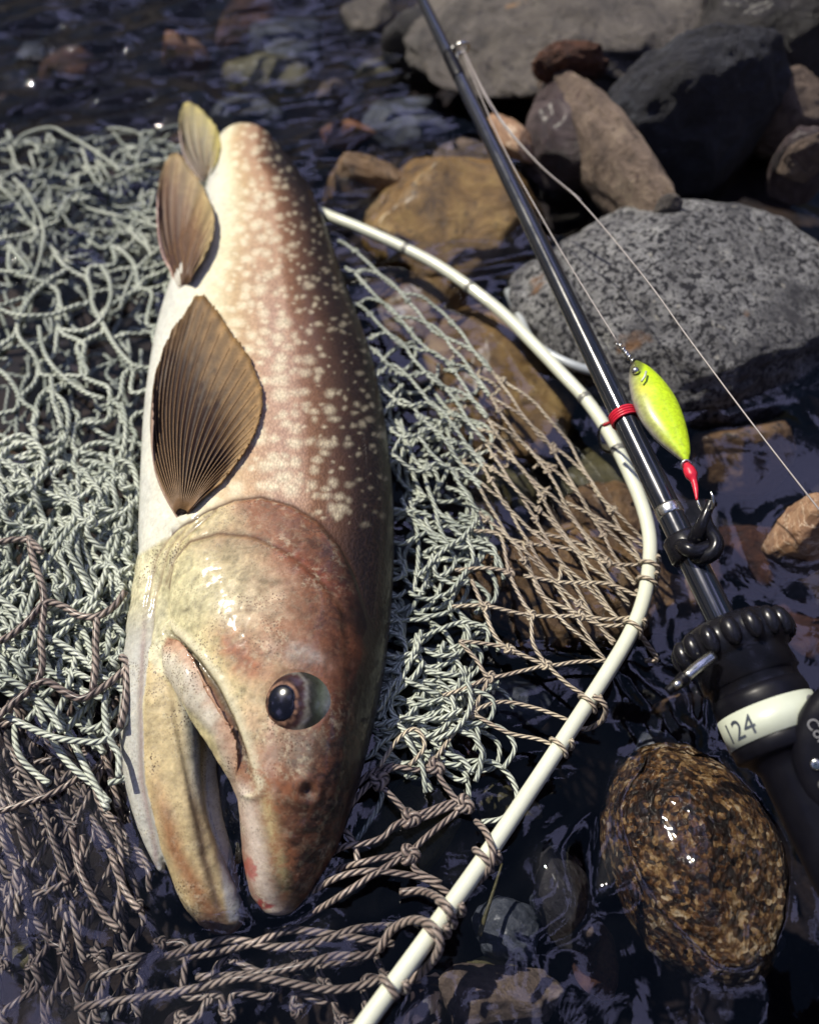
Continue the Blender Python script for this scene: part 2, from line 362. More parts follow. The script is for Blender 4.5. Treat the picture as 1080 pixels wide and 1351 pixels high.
tag(link('hillside', mesh_np('hillside', V, np.stack([i + j, i + k, i + 160 + k, i + 160 + j], -1).reshape(-1, 4)), M['forest']), 'dark wooded valley side around the stream', kind='structure')

# ------------------------------------------------------------------ stones
ROCKV = []           # for the water's edge
_ico = {}
def ico(n):
    if n not in _ico:
        bm = bmesh.new(); bmesh.ops.create_icosphere(bm, subdivisions=n, radius=1)
        _ico[n] = (np.array([v.co[:] for v in bm.verts]), np.array([[v.index for v in f.verts] for f in bm.faces])); bm.free()
    return _ico[n]
def rock_mesh(size, seed, rough=.20, cuts=8, sub=5, cutlo=.58, fine=.055):
    V, F = ico(sub); rng = np.random.default_rng(seed); p = V.copy()
    d = 1 + rough * fbm(V * 1.3 + seed * 3.7, seed, 3); p = V * d[:, None]
    for _ in range(cuts):                    # flattened faces
        n = rng.normal(size=3); n /= np.linalg.norm(n); h = rng.uniform(cutlo, .95); s = p @ n
        p = p - n[None] * (np.maximum(0, s - h) * .85)[:, None]
    p = p * (1 + fine * fbm(V * 5 + seed, seed + 9, 4) + fine * .5 * fbm(V * 15 + seed, seed + 19, 5, .65))[:, None]
    return p * np.array(size), F
def rock(name, label, c, wh, mat_, zc=0.0, rz=.03, seed=1, rot=0, tilt=0, cat='stone', group=None, sub=5, **kw):
    """c: photo pixel of the middle, wh: its size in photo pixels, zc/rz: height of the middle and half height in metres"""
    ctr = P(*c, zc); d = ray(*c); d /= np.linalg.norm(d); s = -d[2]; cs = math.sqrt(max(0, 1 - s * s)); k = depth(*c, zc) / FPX
    rx = wh[0] / 2 * k; H = wh[1] / 2 * k; ry = math.sqrt(max((H * .35) ** 2, H * H - (rz * cs) ** 2)) / s
    V, F = rock_mesh((rx, ry, rz), seed, sub=sub, **kw)
    Rm = np.array(Matrix.Rotation(R(rot), 3, 'Z') @ Matrix.Rotation(R(tilt), 3, 'Y')); V = V @ Rm.T
    me = mesh_np(name, V, F); o = link(name, me, M[mat_]); o.location = ctr
    tag(o, label, cat, group); ROCKV.append((V + ctr, F)); return o
rock('boulder', 'large grey speckled granite boulder right of the rod', (905, 405), (430, 290), 'granite', .0, .058, 3, -4, cat='boulder', sub=6, rough=.16, cuts=6, cutlo=.7, fine=.045)
rock('boulder', 'dark slate boulder with pale top behind the granite boulder', (905, 185), (280, 235), 'dark', .02, .085, 12, 12, cat='boulder', sub=6, cuts=9, cutlo=.55)
rock('boulder', 'tan grey boulder at top edge behind the rod tip', (740, 18), (430, 240), 'tangrey', .02, .055, 21, 6, cat='boulder', sub=6, cuts=8, cutlo=.6)
rock('boulder', 'black boulder in the top right corner', (1025, 85), (260, 250), 'black_rock', .02, .09, 8, -10, cat='boulder', sub=6)
rock('stone', 'purple brown wet stone left of the long tan slab', (735, 215), (130, 190), 'purple', .0, .055, 5, 10, cuts=9, cutlo=.5)
rock('stone_slab', 'long narrow tan slab leaning between dark stones', (790, 192), (66, 225), 'tan', .036, .032, 41, 21, cuts=4, cutlo=.66)
rock('stone', 'dark purple stone under the tan slab beside the granite boulder', (835, 255), (80, 110), 'purple', .01, .04, 31, 5)
rock('stone', 'rust red mossy lump on top of the tan slab', (752, 86), (96, 46), 'rust', .060, .016, 9, 0, rough=.35, fine=.12, cuts=2)
rock('stone', 'light brown stone at right edge beneath the black boulder', (1035, 155), (105, 90), 'tan', .03, .04, 14, 0)
rock('stone', 'small grey brown stone at right edge above the granite boulder', (1052, 225), (80, 76), 'purple', .03, .035, 17, 0)
rock('stone', 'small brownish stone with a tan top at the right edge', (1060, 212), (60, 46), 'tan', .055, .02, 37, 0)
rock('stone', 'small pale stone between tan slab and granite boulder', (880, 280), (44, 34), 'tangrey', .05, .015, 27, 0, sub=4)
rock('boulder', 'ochre yellow wet boulder behind the net hoop', (590, 285), (230, 185), 'ochre', -.015, .045, 6, -28, cat='boulder', cuts=8)
rock('stone', 'dark brown wet stone between fish and ochre boulder', (480, 250), (140, 70), 'brown', -.012, .03, 19, -18)
rock('stone', 'yellow tan elongated stone touching the rod', (672, 186), (46, 74), 'pinkish', .025, .016, 23, 36, sub=4)
rock('stone', 'pink brown stone left of the rod above the ochre boulder', (610, 215), (80, 60), 'tan', -.012, .02, 24, 0, sub=4)
rock('stone', 'wet golden brown granular stone in lower right dark water', (914, 1132), (214, 300), 'wetrock', -.020, .045, 2, 14, sub=6, cuts=3, cutlo=.8, rough=.10, fine=.035)
rock('stone', 'pinkish tan banded stone at the right edge', (1062, 708), (105, 120), 'pinkish', .0, .035, 33, 0)
rock('stone', 'broad brown submerged stone under the open netting', (735, 770), (320, 170), 'brown', -.034, .028, 35, -6, cuts=5)
rock('stone', 'ochre brown submerged stone beneath the stretched netting', (655, 500), (200, 220), 'ochre', -.034, .028, 36, 10, cuts=5)
rock('stone', 'golden brown submerged stone under the far netting by the ochre boulder', (560, 400), (150, 110), 'ochre', -.035, .022, 71, 12, cuts=5)
rock('stone', 'brown submerged stone inside the bend of the hoop', (800, 690), (120, 110), 'brown', -.036, .022, 72, 30, cuts=5)
rock('stone', 'dark brown stone under the granite boulder right of lure', (985, 600), (170, 110), 'brown', -.03, .03, 38, 0)
rock('stone', 'reddish brown stone beside the hook keeper', (985, 735), (120, 110), 'rust', -.045, .025, 39, 0)
rock('stone', 'dark stone between hoop and rod handle', (880, 800), (110, 90), 'brown', -.045, .025, 43, 0)
rock('stone', 'black stone under the rod left of granite boulder', (735, 420), (110, 110), 'black_rock', -.02, .03, 44, 0)
rock('stone', 'dark olive stone between the hoop and lure', (790, 640), (130, 110), 'olive', -.055, .022, 45, 0)
rock('stone', 'grey stone below the hoop beneath netting', (660, 935), (130, 80), 'bluegrey', -.05, .018, 46, 0)
rock('stone', 'olive grey submerged stone right of the fish snout', (545, 1090), (150, 130), 'olive', -.05, .02, 47, 0)
rock('stone', 'tan brown submerged stone at the bottom edge right of hoop', (655, 1315), (165, 110), 'tan', -.028, .022, 48, 0)
rock('stone', 'flat blue grey submerged stone beside the hoop near bottom', (675, 1228), (100, 84), 'bluegrey', -.045, .014, 49, 0)
rock('stone', 'dark submerged stone left of the golden granular stone', (745, 1185), (84, 130), 'black_rock', -.018, .017, 50, 12)
rock('stone', 'small pale pebble in the eddy beside the dark submerged stone', (772, 1228), (26, 22), 'tan', -.008, .005, 51, 0, sub=3)
rock('stone', 'orange brown submerged stone at top left', (240, 70), (82, 44), 'orange', -.03, .02, 52, -20, sub=4)
rock('stone', 'olive submerged stone at top beyond the fish tail', (355, 103), (135, 62), 'olive', -.035, .02, 53, -15, sub=4)
rock('stone', 'small tan stone in water left of the ochre boulder', (442, 128), (48, 40), 'tan', -.02, .016, 54, 0, sub=4)
rock('stone', 'oval orange stone in water behind the fish', (460, 178), (72, 38), 'orange', -.02, .014, 55, 0, sub=4)
rock('stone', 'blue grey submerged stone just behind the fish tail', (325, 150), (110, 50), 'bluegrey', -.035, .016, 56, 0, sub=4)
rock('stone', 'dark grey submerged stone left of the rod near ochre boulder', (540, 165), (130, 74), 'bluegrey', -.03, .02, 57, 0, sub=4)
rock('stone', 'dark olive submerged stone near the top middle', (505, 100), (100, 52), 'olive', -.03, .02, 58, 0, sub=4)
rock('stone', 'pale wet stone at the top edge left of rod tip', (490, 22), (76, 62), 'tangrey', .0, .02, 59, 0, sub=4)
rock('stone', 'black stone under the tan grey boulder left of rod tip', (560, 60), (110, 110), 'black_rock', .0, .04, 60, 0, sub=4)
rock('stone', 'rusty wet stone beneath the heaped netting', (82, 775), (80, 90), 'rust', -.006, .012, 61, 0, sub=4)
# loose pebbles of the bed, each a thing
cols = {'brown': 'brown', 'olive': 'olive', 'bluegrey': 'blue grey', 'rust': 'rusty', 'black_rock': 'black', 'purple': 'purple brown'}
MARKS = [('in the riffle at the top left corner', 60, 40), ('in the water beyond the far netting', 120, 130), ('at the top edge left of the olive stone', 330, 30), ('at the top edge near the rod tip', 480, 40), ('beside the rod guide', 560, 130), ('under the far left netting', 60, 250), ('under the open mesh left of the pectoral fin', 90, 480), ('under the cord heap left of the gills', 60, 740), ('under the brown mesh left of the lower jaw', 80, 1000), ('under water in the bottom left corner', 90, 1260), ('under water below the fish jaw', 320, 1300), ('beneath the mesh beside the fish back', 560, 640), ('beneath the stretched mesh inside the hoop', 640, 620), ('under the open cells inside the hoop', 720, 850), ('in the gap between hoop and rod', 830, 480), ('beside the rod near the lure', 930, 560), ('between the rod and the right edge', 1020, 640), ('near the knurled collar of the rod', 880, 880), ('in dark water left of the granular stone', 740, 1060), ('at the bottom edge right of the hoop', 800, 1320), ('in the added dip of the bed at bottom right', 980, 1330), ('under the reel', 1040, 1120), ('between snout and hoop', 540, 1180), ('by the hoop below the netting', 600, 1000), ('behind the dark slate boulder', 980, 30), ('inside the far end of the hoop', 540, 420)]
ks = list(cols); n = 0; rng = np.random.default_rng(5); used = set()
for gy in range(10):
    for gx in range(9):
        px = (gx + rng.uniform(.1, .9)) * 138 - 60; py = (gy + rng.uniform(.1, .9)) * 140 - 30
        if 150 < px < 540 and 150 < py < 1250 or (px > 640 and py < 330): continue
        mk_ = min(MARKS, key=lambda q: (q[1] - px) ** 2 + (q[2] - py) ** 2); free = [k for k in ks if (k, mk_[0]) not in used]
        if not free: continue
        kx = free[rng.integers(len(free))]; used.add((kx, mk_[0])); s = rng.uniform(40, 110)
        rock('pebble', f'loose {cols[kx]} pebble {mk_[0]}', (px, py), (s * rng.uniform(.9, 1.4), s * rng.uniform(.6, .9)), kx, -.052 - (.08 if px > 820 and py > 1100 else 0), rng.uniform(.010, .020), 100 + n,
             rng.uniform(0, 180), cat='pebble', group='loose pebbles on the streambed', sub=4); n += 1

# ------------------------------------------------------------------ fish: body
def edge(tab, ys): t = np.array(tab, float); return np.interp(ys, t[:, 0], t[:, 1])
def smooth1(a, k=5):
    for _ in range(k): a = np.concatenate([a[:1], (a[:-2] + 2 * a[1:-1] + a[2:]) / 4, a[-1:]])
    return a
BL = [(208, 283), (230, 280), (260, 272), (300, 261), (350, 240), (380, 226), (430, 210), (480, 200), (530, 193), (580, 189), (630, 187), (680, 185), (730, 184), (780, 192), (820, 206), (862, 224), (900, 241), (940, 264), (980, 292), (1020, 316), (1060, 328), (1100, 331), (1140, 333), (1180, 343), (1204, 364)]
BR = [(208, 372), (230, 391), (260, 413), (300, 430), (350, 447), (380, 457), (430, 476), (480, 493), (530, 504), (580, 512), (630, 517), (680, 520), (730, 520), (780, 518), (840, 513), (880, 508), (930, 499), (980, 487), (1030, 473), (1080, 458), (1130, 434), (1180, 400), (1204, 380)]
def loft(Lt, Rt, zt, bt, ny=110, nth=56, pw=2.15):
    y0, y1 = Lt[0][0], Lt[-1][0]; ys = y0 + (y1 - y0) * (1 - np.cos(np.linspace(0, math.pi, ny))) / 2
    L = smooth1(edge(Lt, ys)); Rr = smooth1(edge(Rt, ys)); Z = smooth1(edge(zt, ys), 8); B = smooth1(edge(bt, ys), 6)
    th = np.linspace(0, 2 * math.pi, nth, endpoint=False); c, s = np.cos(th), np.sin(th)
    rings = []
    for i in range(ny):
        A = P(L[i], ys[i], Z[i]); Bq = P(Rr[i], ys[i], Z[i]); m = (A + Bq) / 2; e = (Bq - A) / 2
        q = np.sign(c) * np.abs(c) ** (2 / pw); w = np.sign(s) * np.abs(s) ** (2 / pw)
        rings.append(m + q[:, None] * e + w[:, None] * np.array([0, 0, B[i]]))
    return rings
def close(rings, o):
    n = len(rings[0]); V = np.vstack(rings + [rings[0].mean(0)[None], rings[-1].mean(0)[None]]); m = len(rings)
    i = np.arange(m - 1)[:, None] * n; j = np.arange(n)[None]; k = (j + 1) % n
    Q = np.stack([i + j, i + k, i + n + k, i + n + j], -1).reshape(-1, 4)
    a = np.c_[np.arange(n), np.full(n, m * n), (np.arange(n) + 1) % n]; b = np.c_[(np.arange(n) + 1) % n + (m - 1) * n, np.full(n, m * n + 1), np.arange(n) + (m - 1) * n]
    return V, [tuple(f) for f in Q + o] + [tuple(f) for f in np.vstack([a, b]) + o]
ZT = [(208, .013), (300, .016), (600, .017), (900, .018), (1050, .014), (1204, -.008)]
BT = [(208, .025), (240, .028), (300, .031), (480, .036), (700, .0365), (850, .037), (960, .034), (1080, .026), (1160, .017), (1204, .008)]
main = loft(BL, BR, ZT, BT, 190, 72)
# tail: the body bends down behind its own hump and goes on under water
PHI = lambda k: R(84) * min(1, k / 6) * (1 - sstep(14, 22, np.array([float(k)]))[0] * .95)
first = main[0]; c0 = first.mean(0); tailr = []; TP = [c0]
for k in range(1, 27):
    phi = PHI(k); TP.append(TP[-1] + np.array([-.0012 - .0022 * k / 26, .0046 * math.cos(phi), -.0046 * math.sin(phi)]))
for k in range(26, 0, -1):
    t = k / 26; sc = 1 - .62 * t ** .7; phi = PHI(k); tc_ = TP[k]
    off = (first - c0) * sc; cp, sp_ = math.cos(phi), math.sin(phi)
    tailr.append(tc_ + np.c_[off[:, 0], off[:, 1] * cp + off[:, 2] * sp_, -off[:, 1] * sp_ + off[:, 2] * cp])
main = tailr + main
throat = loft([(680, 250), (705, 205), (740, 183), (780, 178), (840, 169), (880, 164), (930, 160), (980, 160), (1030, 165), (1080, 177), (1120, 193), (1152, 210)],
              [(680, 300), (740, 330), (780, 320), (830, 290), (880, 262), (930, 238), (980, 224), (1030, 218), (1080, 216), (1120, 217), (1152, 218)],
              [(680, .016), (800, .012), (950, .008), (1152, -.004)], [(680, .018), (740, .027), (820, .026), (900, .022), (1080, .012), (1152, .004)], 70, 40)
jaw = loft([(800, 205), (860, 194), (930, 188), (980, 187), (1030, 191), (1080, 201), (1120, 213), (1160, 230), (1190, 247), (1215, 268), (1229, 288)],
           [(800, 330), (860, 292), (930, 271), (980, 264), (1030, 263), (1080, 270), (1120, 283), (1160, 300), (1190, 315), (1215, 320), (1229, 306)],
           [(800, .020), (950, .016), (1100, .007), (1229, -.012)], [(800, .022), (930, .0205), (1080, .0155), (1180, .0105), (1229, .005)], 90, 48, 2.9)
lipl = loft([(925, 262), (1000, 256), (1080, 262), (1150, 284), (1205, 300)], [(925, 280), (1000, 279), (1080, 288), (1150, 308), (1205, 314)], [(925, .006), (1080, .001), (1205, -.010)], [(925, .004), (1000, .007), (1150, .006), (1205, .002)], 50, 24)
maxl = loft([(838, 222), (850, 213), (880, 214), (905, 228), (930, 247), (960, 272), (1000, 297), (1030, 316), (1060, 328), (1110, 335)],
            [(838, 234), (850, 246), (880, 272), (905, 291), (930, 305), (960, 320), (1000, 335), (1030, 341), (1060, 341), (1110, 339)],
            [(838, .030), (900, .033), (1000, .029), (1060, .015), (1110, .004)], [(838, .006), (880, .0105), (960, .0105), (1020, .008), (1060, .004), (1110, .002)], 60, 36)
mouth_floor = loft([(925, 235), (1000, 235), (1060, 250), (1090, 270)], [(925, 330), (1000, 340), (1060, 345), (1090, 330)], [(925, -.006), (1090, -.014)], [(925, .010), (1060, .006), (1090, .003)], 30, 24)  # dark slab added between the jaws as the floor of the mouth
V, Fq, o = [], [], 0
for rg in (main, throat, jaw, lipl, maxl, mouth_floor):
    v, f = close(rg, o); V.append(v); Fq += f; o += len(v)
me0 = bpy.data.meshes.new('tmp'); me0.from_pydata(np.vstack(V).tolist(), [], [list(map(int, f)) for f in Fq]); me0.update()
bm = bmesh.new(); bm.from_mesh(me0); bmesh.ops.recalc_face_normals(bm, faces=bm.faces); bm.to_mesh(me0); bm.free()
tmp = bpy.data.objects.new('tmp', me0); COL.objects.link(tmp)
mod = tmp.modifiers.new('r', 'REMESH'); mod.mode = 'VOXEL'; mod.voxel_size = .00095
sm = tmp.modifiers.new('s', 'SMOOTH'); sm.factor = .5; sm.iterations = 14
dg = bpy.context.evaluated_depsgraph_get(); me = bpy.data.meshes.new_from_object(tmp.evaluated_get(dg)); bpy.data.objects.remove(tmp)
me.name = 'fish_body'
V = coords(me); N = normals(me)
zc = np.interp(proj(V)[1], [150, 300, 900, 1204], [.004, .016, .018, -.006])
Vm = V.copy(); Vm[:, 2] = np.where(V[:, 2] < zc, 2 * zc - V[:, 2], V[:, 2])
X, Y = proj(Vm)                              # flank chart: where each point of the flank lies
HEAD = [(120, 765), (188, 728), (240, 695), (275, 675), (310, 661), (345, 657), (385, 668), (420, 690), (447, 720), (466, 755), (482, 800), (500, 845), (545, 870), (520, 1260), (120, 1260)]
PRE = [(226, 775), (232, 742), (255, 718), (292, 708), (335, 712), (378, 733), (412, 762), (448, 802), (455, 860), (470, 1200), (330, 1200), (226, 840)]
GROOVE = [(226, 834), (245, 850), (266, 872), (290, 905), (311, 945), (328, 988), (342, 1036)]
MAXP = [(222, 840), (212, 858), (216, 890), (238, 916), (264, 938), (288, 968), (308, 1010), (326, 1048), (343, 1038), (330, 990), (312, 946), (290, 906), (265, 873), (244, 850)]
hd = polysd(X, Y, HEAD); pd = polysd(X, Y, PRE); gd = segdist(X, Y, GROOVE); md = polysd(X, Y, MAXP)
ed = np.hypot((X - 392), (Y - 926)); nd = np.hypot((X - 405) / .85, Y - 1040)
nb = fbm(V * 60, 4, 4); nf = fbm(V * 220, 6, 4); nv = fbm(V * 700, 8, 2); nm = fbm(V * 28 + 5, 12, 4)
up = sstep(-.2, .3, N[:, 2])
disp = .0028 * sstep(-2, 7, hd) * sstep(500, 440, X) * sstep(205, 260, X) + .0016 * sstep(-2, 7, pd) * sstep(470, 420, X) - .0030 * np.exp(-(gd / 4.5) ** 2) * sstep(832, 842, Y) * sstep(1040, 985, Y)
jl = X - edge([(900, 226), (980, 238), (1060, 252), (1130, 270), (1200, 292)], Y); disp -= .0012 * np.exp(-(jl / 4) ** 2) * sstep(895, 930, Y) * sstep(1210, 1180, Y)
disp += .0010 * np.exp(-((gd - 11) / 5) ** 2) + .0012 * sstep(-2, 6, md) * sstep(1035, 985, Y)
for ln in ([(262, 683), (222, 725), (203, 790), (196, 850)], [(235, 692), (205, 735), (192, 800)], [(286, 676), (240, 716), (218, 770)]):
    disp -= .0011 * np.exp(-(segdist(X, Y, ln) / 3.5) ** 2)
disp -= .0008 * np.exp(-((ed - 34) / 5) ** 2)
disp += .0009 * np.exp(-((nd - 15) / 6) ** 2) - .0022 * np.exp(-(nd / 7) ** 2)
for (cx, cy, a) in ((398, 1085, .0008), (385, 1100, .0006)): disp += a * np.exp(-((X - cx) ** 2 + (Y - cy) ** 2) / 40)
disp += (.0004 * nb + .0002 * nf + .00010 * nv) * sstep(-2, 30, hd)
V2 = V + N * (disp * up)[:, None]
me.vertices.foreach_set('co', V2.astype(np.float32).ravel()); me.update()
# colours of the skin, with the sheen of the flank painted in
Lx = edge([(150, 290), (185, 276), (230, 279), (300, 261), (380, 226), (480, 200), (580, 189), (680, 185), (780, 177), (930, 160), (1230, 160)], Y); Rx = edge(BR, Y)
w = (X - Lx) / (Rx - Lx) + .035 * nb
c = np.zeros((len(V), 3)); stops = [(0, (.66, .67, .61)), (.13, (.74, .72, .57)), (.24, (.74, .68, .46)), (.36, (.55, .40, .23)), (.50, (.52, .34, .21)), (.62, (.50, .32, .205)), (.67, (.25, .125, .068)), (.77, (.11, .055, .034)), (.86, (.030, .018, .016)), (.93, (.010, .008, .012)), (1.0, (.006, .006, .010))]  # mid-flank stops kept lighter to paint in its highlight
for k in range(3): c[:, k] = np.interp(w, [s[0] for s in stops], [s[1][k] for s in stops])
c *= (1 + .12 * nb + .10 * nf)[:, None]
c = mixc(c, (.50, .33, .27), .45 * np.exp(-((w - .56) / .08) ** 2) * sstep(330, 430, Y))  # pinkish sheen along the middle of the flank, painted into the colour
# pale spots
rng = np.random.default_rng(3); spots = []; yy = 165.0
while yy < 690:
    sc = .55 + .45 * (yy - 150) / 500; l = float(edge(BL, yy)); rgt = float(edge(BR, yy)); xx = l + (rgt - l) * .22 + rng.uniform(0, 22)
    while xx < rgt - 4:
        f = (xx - l) / (rgt - l); rr = (8.0 * sc if f < .62 else (5.6 if f < .8 else 3.6) * sc) * rng.choice([.45, .7, .9, 1.15]) * rng.uniform(.85, 1.15)
        spots.append((xx, yy + rng.uniform(-9, 9) * sc, rr * rng.uniform(.9, 1.7), rr, f)); xx += (23 if f < .62 else 17) * sc * rng.uniform(.6, 1.4)
    yy += 17 * sc
sp = np.zeros(len(V))
dX = X + 3.4 * nf; dY = Y + 3.4 * fbm(V * 220, 66, 3)
order = np.argsort(Y); Ys = Y[order]
for (sx, sy, ra, rb, f) in spots:
    a, b = np.searchsorted(Ys, [sy - 22, sy + 22]); ix = order[a:b]
    d = np.sqrt(((dX[ix] - sx) / ra) ** 2 + ((dY[ix] - sy) / rb) ** 2); sp[ix] = np.maximum(sp[ix], sstep(1.6, .2, d) * (.85 if f < .62 else (.6 if f < .8 else .38)))
sp *= sstep(4, -14, hd)
c = mixc(c, (.84, .76, .54), sp * .9)
# head
h = sstep(-2, 4, hd); wh = (X - 200) / 300
hc = np.zeros_like(c); hs = [(0, (.74, .70, .46)), (.25, (.78, .70, .38)), (.45, (.64, .50, .29)), (.6, (.36, .19, .115)), (.72, (.17, .075, .045)), (.82, (.050, .025, .020)), (.90, (.012, .009, .011)), (1.0, (.006, .006, .010))]
skew = wh + .10 * nm + .05 * nf + np.interp(Y, [660, 760, 900, 1060, 1200], [.12, .02, -.03, .10, .24])
for k in range(3): hc[:, k] = np.interp(skew, [s[0] for s in hs], [s[1][k] for s in hs])
rustm = sstep(.05, .45, nm) * sstep(.25, .5, wh) * .55; hc = mixc(hc, (.26, .085, .035), rustm)
def blob(cx, cy, rx, ry, col, a, ang=0):
    global hc
    ca, sa = math.cos(R(ang)), math.sin(R(ang)); u = ((X - cx) * ca + (Y - cy) * sa) / rx; v = (-(X - cx) * sa + (Y - cy) * ca) / ry
    hc = mixc(hc, col, a * np.clip(np.exp(-(u * u + v * v) * 1.2) * (1 + .9 * nf + .5 * nb), 0, 1))
blob(322, 862, 52, 26, (.33, .11, .045), 1.0, 50); blob(345, 845, 30, 40, (.40, .19, .10), .7); blob(300, 720, 55, 24, (.30, .18, .10), .6); blob(360, 680, 60, 18, (.28, .14, .08), .6, 25)
blob(405, 755, 60, 14, (.24, .06, .03), .8, 38); blob(455, 875, 30, 40, (.36, .12, .05), .7); blob(270, 790, 55, 40, (.66, .62, .38), .7); blob(395, 868, 36, 14, (.52, .50, .45), .8, 20)
blob(340, 800, 50, 40, (.70, .60, .42), .5); blob(345, 960, 14, 44, (.62, .44, .28), .8, -14); blob(362, 1010, 10, 60, (.56, .40, .32), .7, 0)
blob(395, 990, 30, 30, (.20, .18, .14), .8); blob(390, 1110, 46, 70, (.17, .085, .055), .8); blob(400, 1170, 50, 34, (.08, .05, .04), .7); blob(352, 1110, 12, 60, (.50, .40, .22), .8, -4)
hc *= .76 * np.clip(1 + .30 * nb + .52 * nf + .36 * nv, .3, 1.6)[:, None]
lip = np.exp(-((X - edge([(1000, 310), (1040, 334), (1100, 345), (1150, 350), (1200, 366)], Y)) / 13) ** 2) * sstep(1000, 1040, Y); hc = mixc(hc, (.62, .53, .46), lip * .9); hc = mixc(hc, (.60, .50, .25), np.exp(-((X - edge([(1040, 356), (1100, 366), (1200, 384)], Y)) / 7) ** 2) * sstep(1010, 1050, Y) * sstep(1200, 1140, Y) * .7)
hc = mixc(hc, (.40, .01, .02), sstep(9, 5, np.hypot((X - 341), (Y - 1140) * .6) + 7 * nf + 5 * nv) * .6); hc = mixc(hc, (.40, .01, .02), sstep(8, 4, np.hypot((X - 353) * .7, (Y - 1184)) + 5 * nf + 4 * nv) * .8)
hc = mixc(hc, (.66, .62, .45), np.exp(-((gd - 10) / 6) ** 2) * sstep(0, -4, md) * .8 * (X > 225))
mx = sstep(-3, 5, md + 1 * nf) * sstep(1045, 1000, Y); mc = np.tile(np.array([.50, .46, .37]), (len(V), 1)); mc = mixc(mc, (.48, .30, .20), sstep(30, 14, gd + 8 * nf)); mc = mixc(mc, (.24, .09, .04), sstep(16, 6, gd + 6 * nf) * .85); mc *= np.clip(1 + .2 * nb + .3 * nf + .2 * nv, .4, 1.5)[:, None]; hc = mixc(hc, (0, 0, 0), mx) + mc * mx[:, None]
hc = mixc(hc, (.03, .018, .015), np.exp(-(gd / 3.6) ** 2) * sstep(832, 842, Y) * sstep(1040, 1000, Y) * .9)
hc = mixc(hc, (.10, .05, .035), np.exp(-((segdist(X, Y, PRE[:8])) / 3.0) ** 2) * .8)
for ln in ([(262, 683), (222, 725), (203, 790), (196, 850)], [(235, 692), (205, 735), (192, 800)], [(286, 676), (240, 716), (218, 770)]): hc = mixc(hc, (.22, .15, .10), np.exp(-(segdist(X, Y, ln) / 2.6) ** 2) * .6)
# lower jaw and throat (left of the mouth line)
JAW = [(196, 870), (190, 930), (188, 985), (192, 1035), (203, 1085), (216, 1130), (238, 1185), (262, 1216), (285, 1232), (312, 1215), (308, 1185), (292, 1150), (276, 1100), (266, 1045), (267, 960), (240, 917), (214, 890)]
jd = polysd(X, Y, JAW); jf = sstep(-3, 2, jd) * (1 - mx)
jc = np.tile(np.array([.52, .42, .23]), (len(V), 1)); jc = mixc(jc, (.30, .13, .06), np.exp(-((X - edge([(900, 195), (1030, 205), (1120, 232), (1200, 280)], Y)) / 13) ** 2) * sstep(980, 1120, Y) * .9)
jc = mixc(jc, (.24, .28, .29), np.exp(-((X - edge([(900, 240), (960, 250), (1050, 258), (1130, 285)], Y)) / 9) ** 2) * sstep(1110, 1020, Y) * .85)
jc = mixc(jc, (.10, .055, .04), np.exp(-((X - edge([(980, 236), (1060, 252), (1130, 268), (1200, 292)], Y)) / 6) ** 2) * sstep(1000, 1080, Y) * .75); jc = mixc(jc, (.11, .06, .045), sstep(1170, 1220, Y) * .75)
jc *= np.clip(1 + .2 * nb + .34 * nf + .2 * nv, .3, 1.6)[:, None]
thr = ((X < edge([(780, 205), (870, 196), (930, 188), (1030, 191), (1120, 213), (1160, 229)], Y)) & (Y > 790)).astype(float)
thr = sstep(.3, .7, thr) * sstep(780, 860, Y)
tc = np.tile(np.array([.50, .50, .45]), (len(V), 1)) * (1 + .12 * nb)[:, None]; tc = mixc(tc, (.30, .22, .22), np.exp(-((X - edge([(820, 190), (930, 185), (1030, 186), (1120, 205)], Y)) / 4) ** 2) * .7)
hc = mixc(hc, (0, 0, 0), jf) + jc * jf[:, None]; hc = mixc(hc, (0, 0, 0), thr) + tc * thr[:, None]
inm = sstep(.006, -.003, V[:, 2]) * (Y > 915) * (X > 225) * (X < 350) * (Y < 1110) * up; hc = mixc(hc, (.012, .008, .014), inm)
lpm = sstep(-2, 3, polysd(X, Y, [(268, 935), (262, 1000), (266, 1080), (286, 1150), (302, 1212), (318, 1210), (310, 1150), (291, 1080), (282, 1000), (281, 930)])) * sstep(-.012, -.006, V[:, 2]) * sstep(.013, .009, V[:, 2]); hc = mixc(hc, (.40, .41, .42), lpm * .9)
hc = mixc(hc, (.05, .035, .03), sstep(12, 5, nd) * .9)
c = mixc(c, (0, 0, 0), h) + hc * h[:, None]
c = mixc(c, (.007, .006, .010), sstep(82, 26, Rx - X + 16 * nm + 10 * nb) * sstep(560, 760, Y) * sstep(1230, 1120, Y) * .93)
c = mixc(c, (.40, .14, .06), sstep(0, .5, nf + .6 * nb) * sstep(0, -25, hd) * 0)
c = mixc(c, (.07, .035, .025), np.exp(-(np.where(hd < 3, hd, hd * 2) / 4.0) ** 2) * sstep(.2, .4, wh + .3) * (Y < 830) * (X > 225) * sstep(490, 450, X) * .9)
under = sstep(-.15, -.6, N[:, 2]); c = mixc(c, (.50, .48, .40), under * .6 * (w < .6))
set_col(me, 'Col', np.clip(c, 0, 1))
mk = np.zeros((len(V), 3)); mk[:, 0] = (1 - h) * sstep(.25, .6, w); mk[:, 2] = h * np.clip(sstep(.36, .62, wh + .15 * nm) * (.35 + .9 * sstep(-.1, .5, nm)) * sstep(.95, .7, wh), 0, .85) * (1 - thr) * (1 - jf * .6) * (1 - np.clip(lip, 0, 1)); mk[:, 1] = h * np.clip(.25 + .9 * sstep(-.1, .5, nb), 0, 1) * (1 - thr * .2) * sstep(.95, .6, wh)
set_col(me, 'Mask', mk)
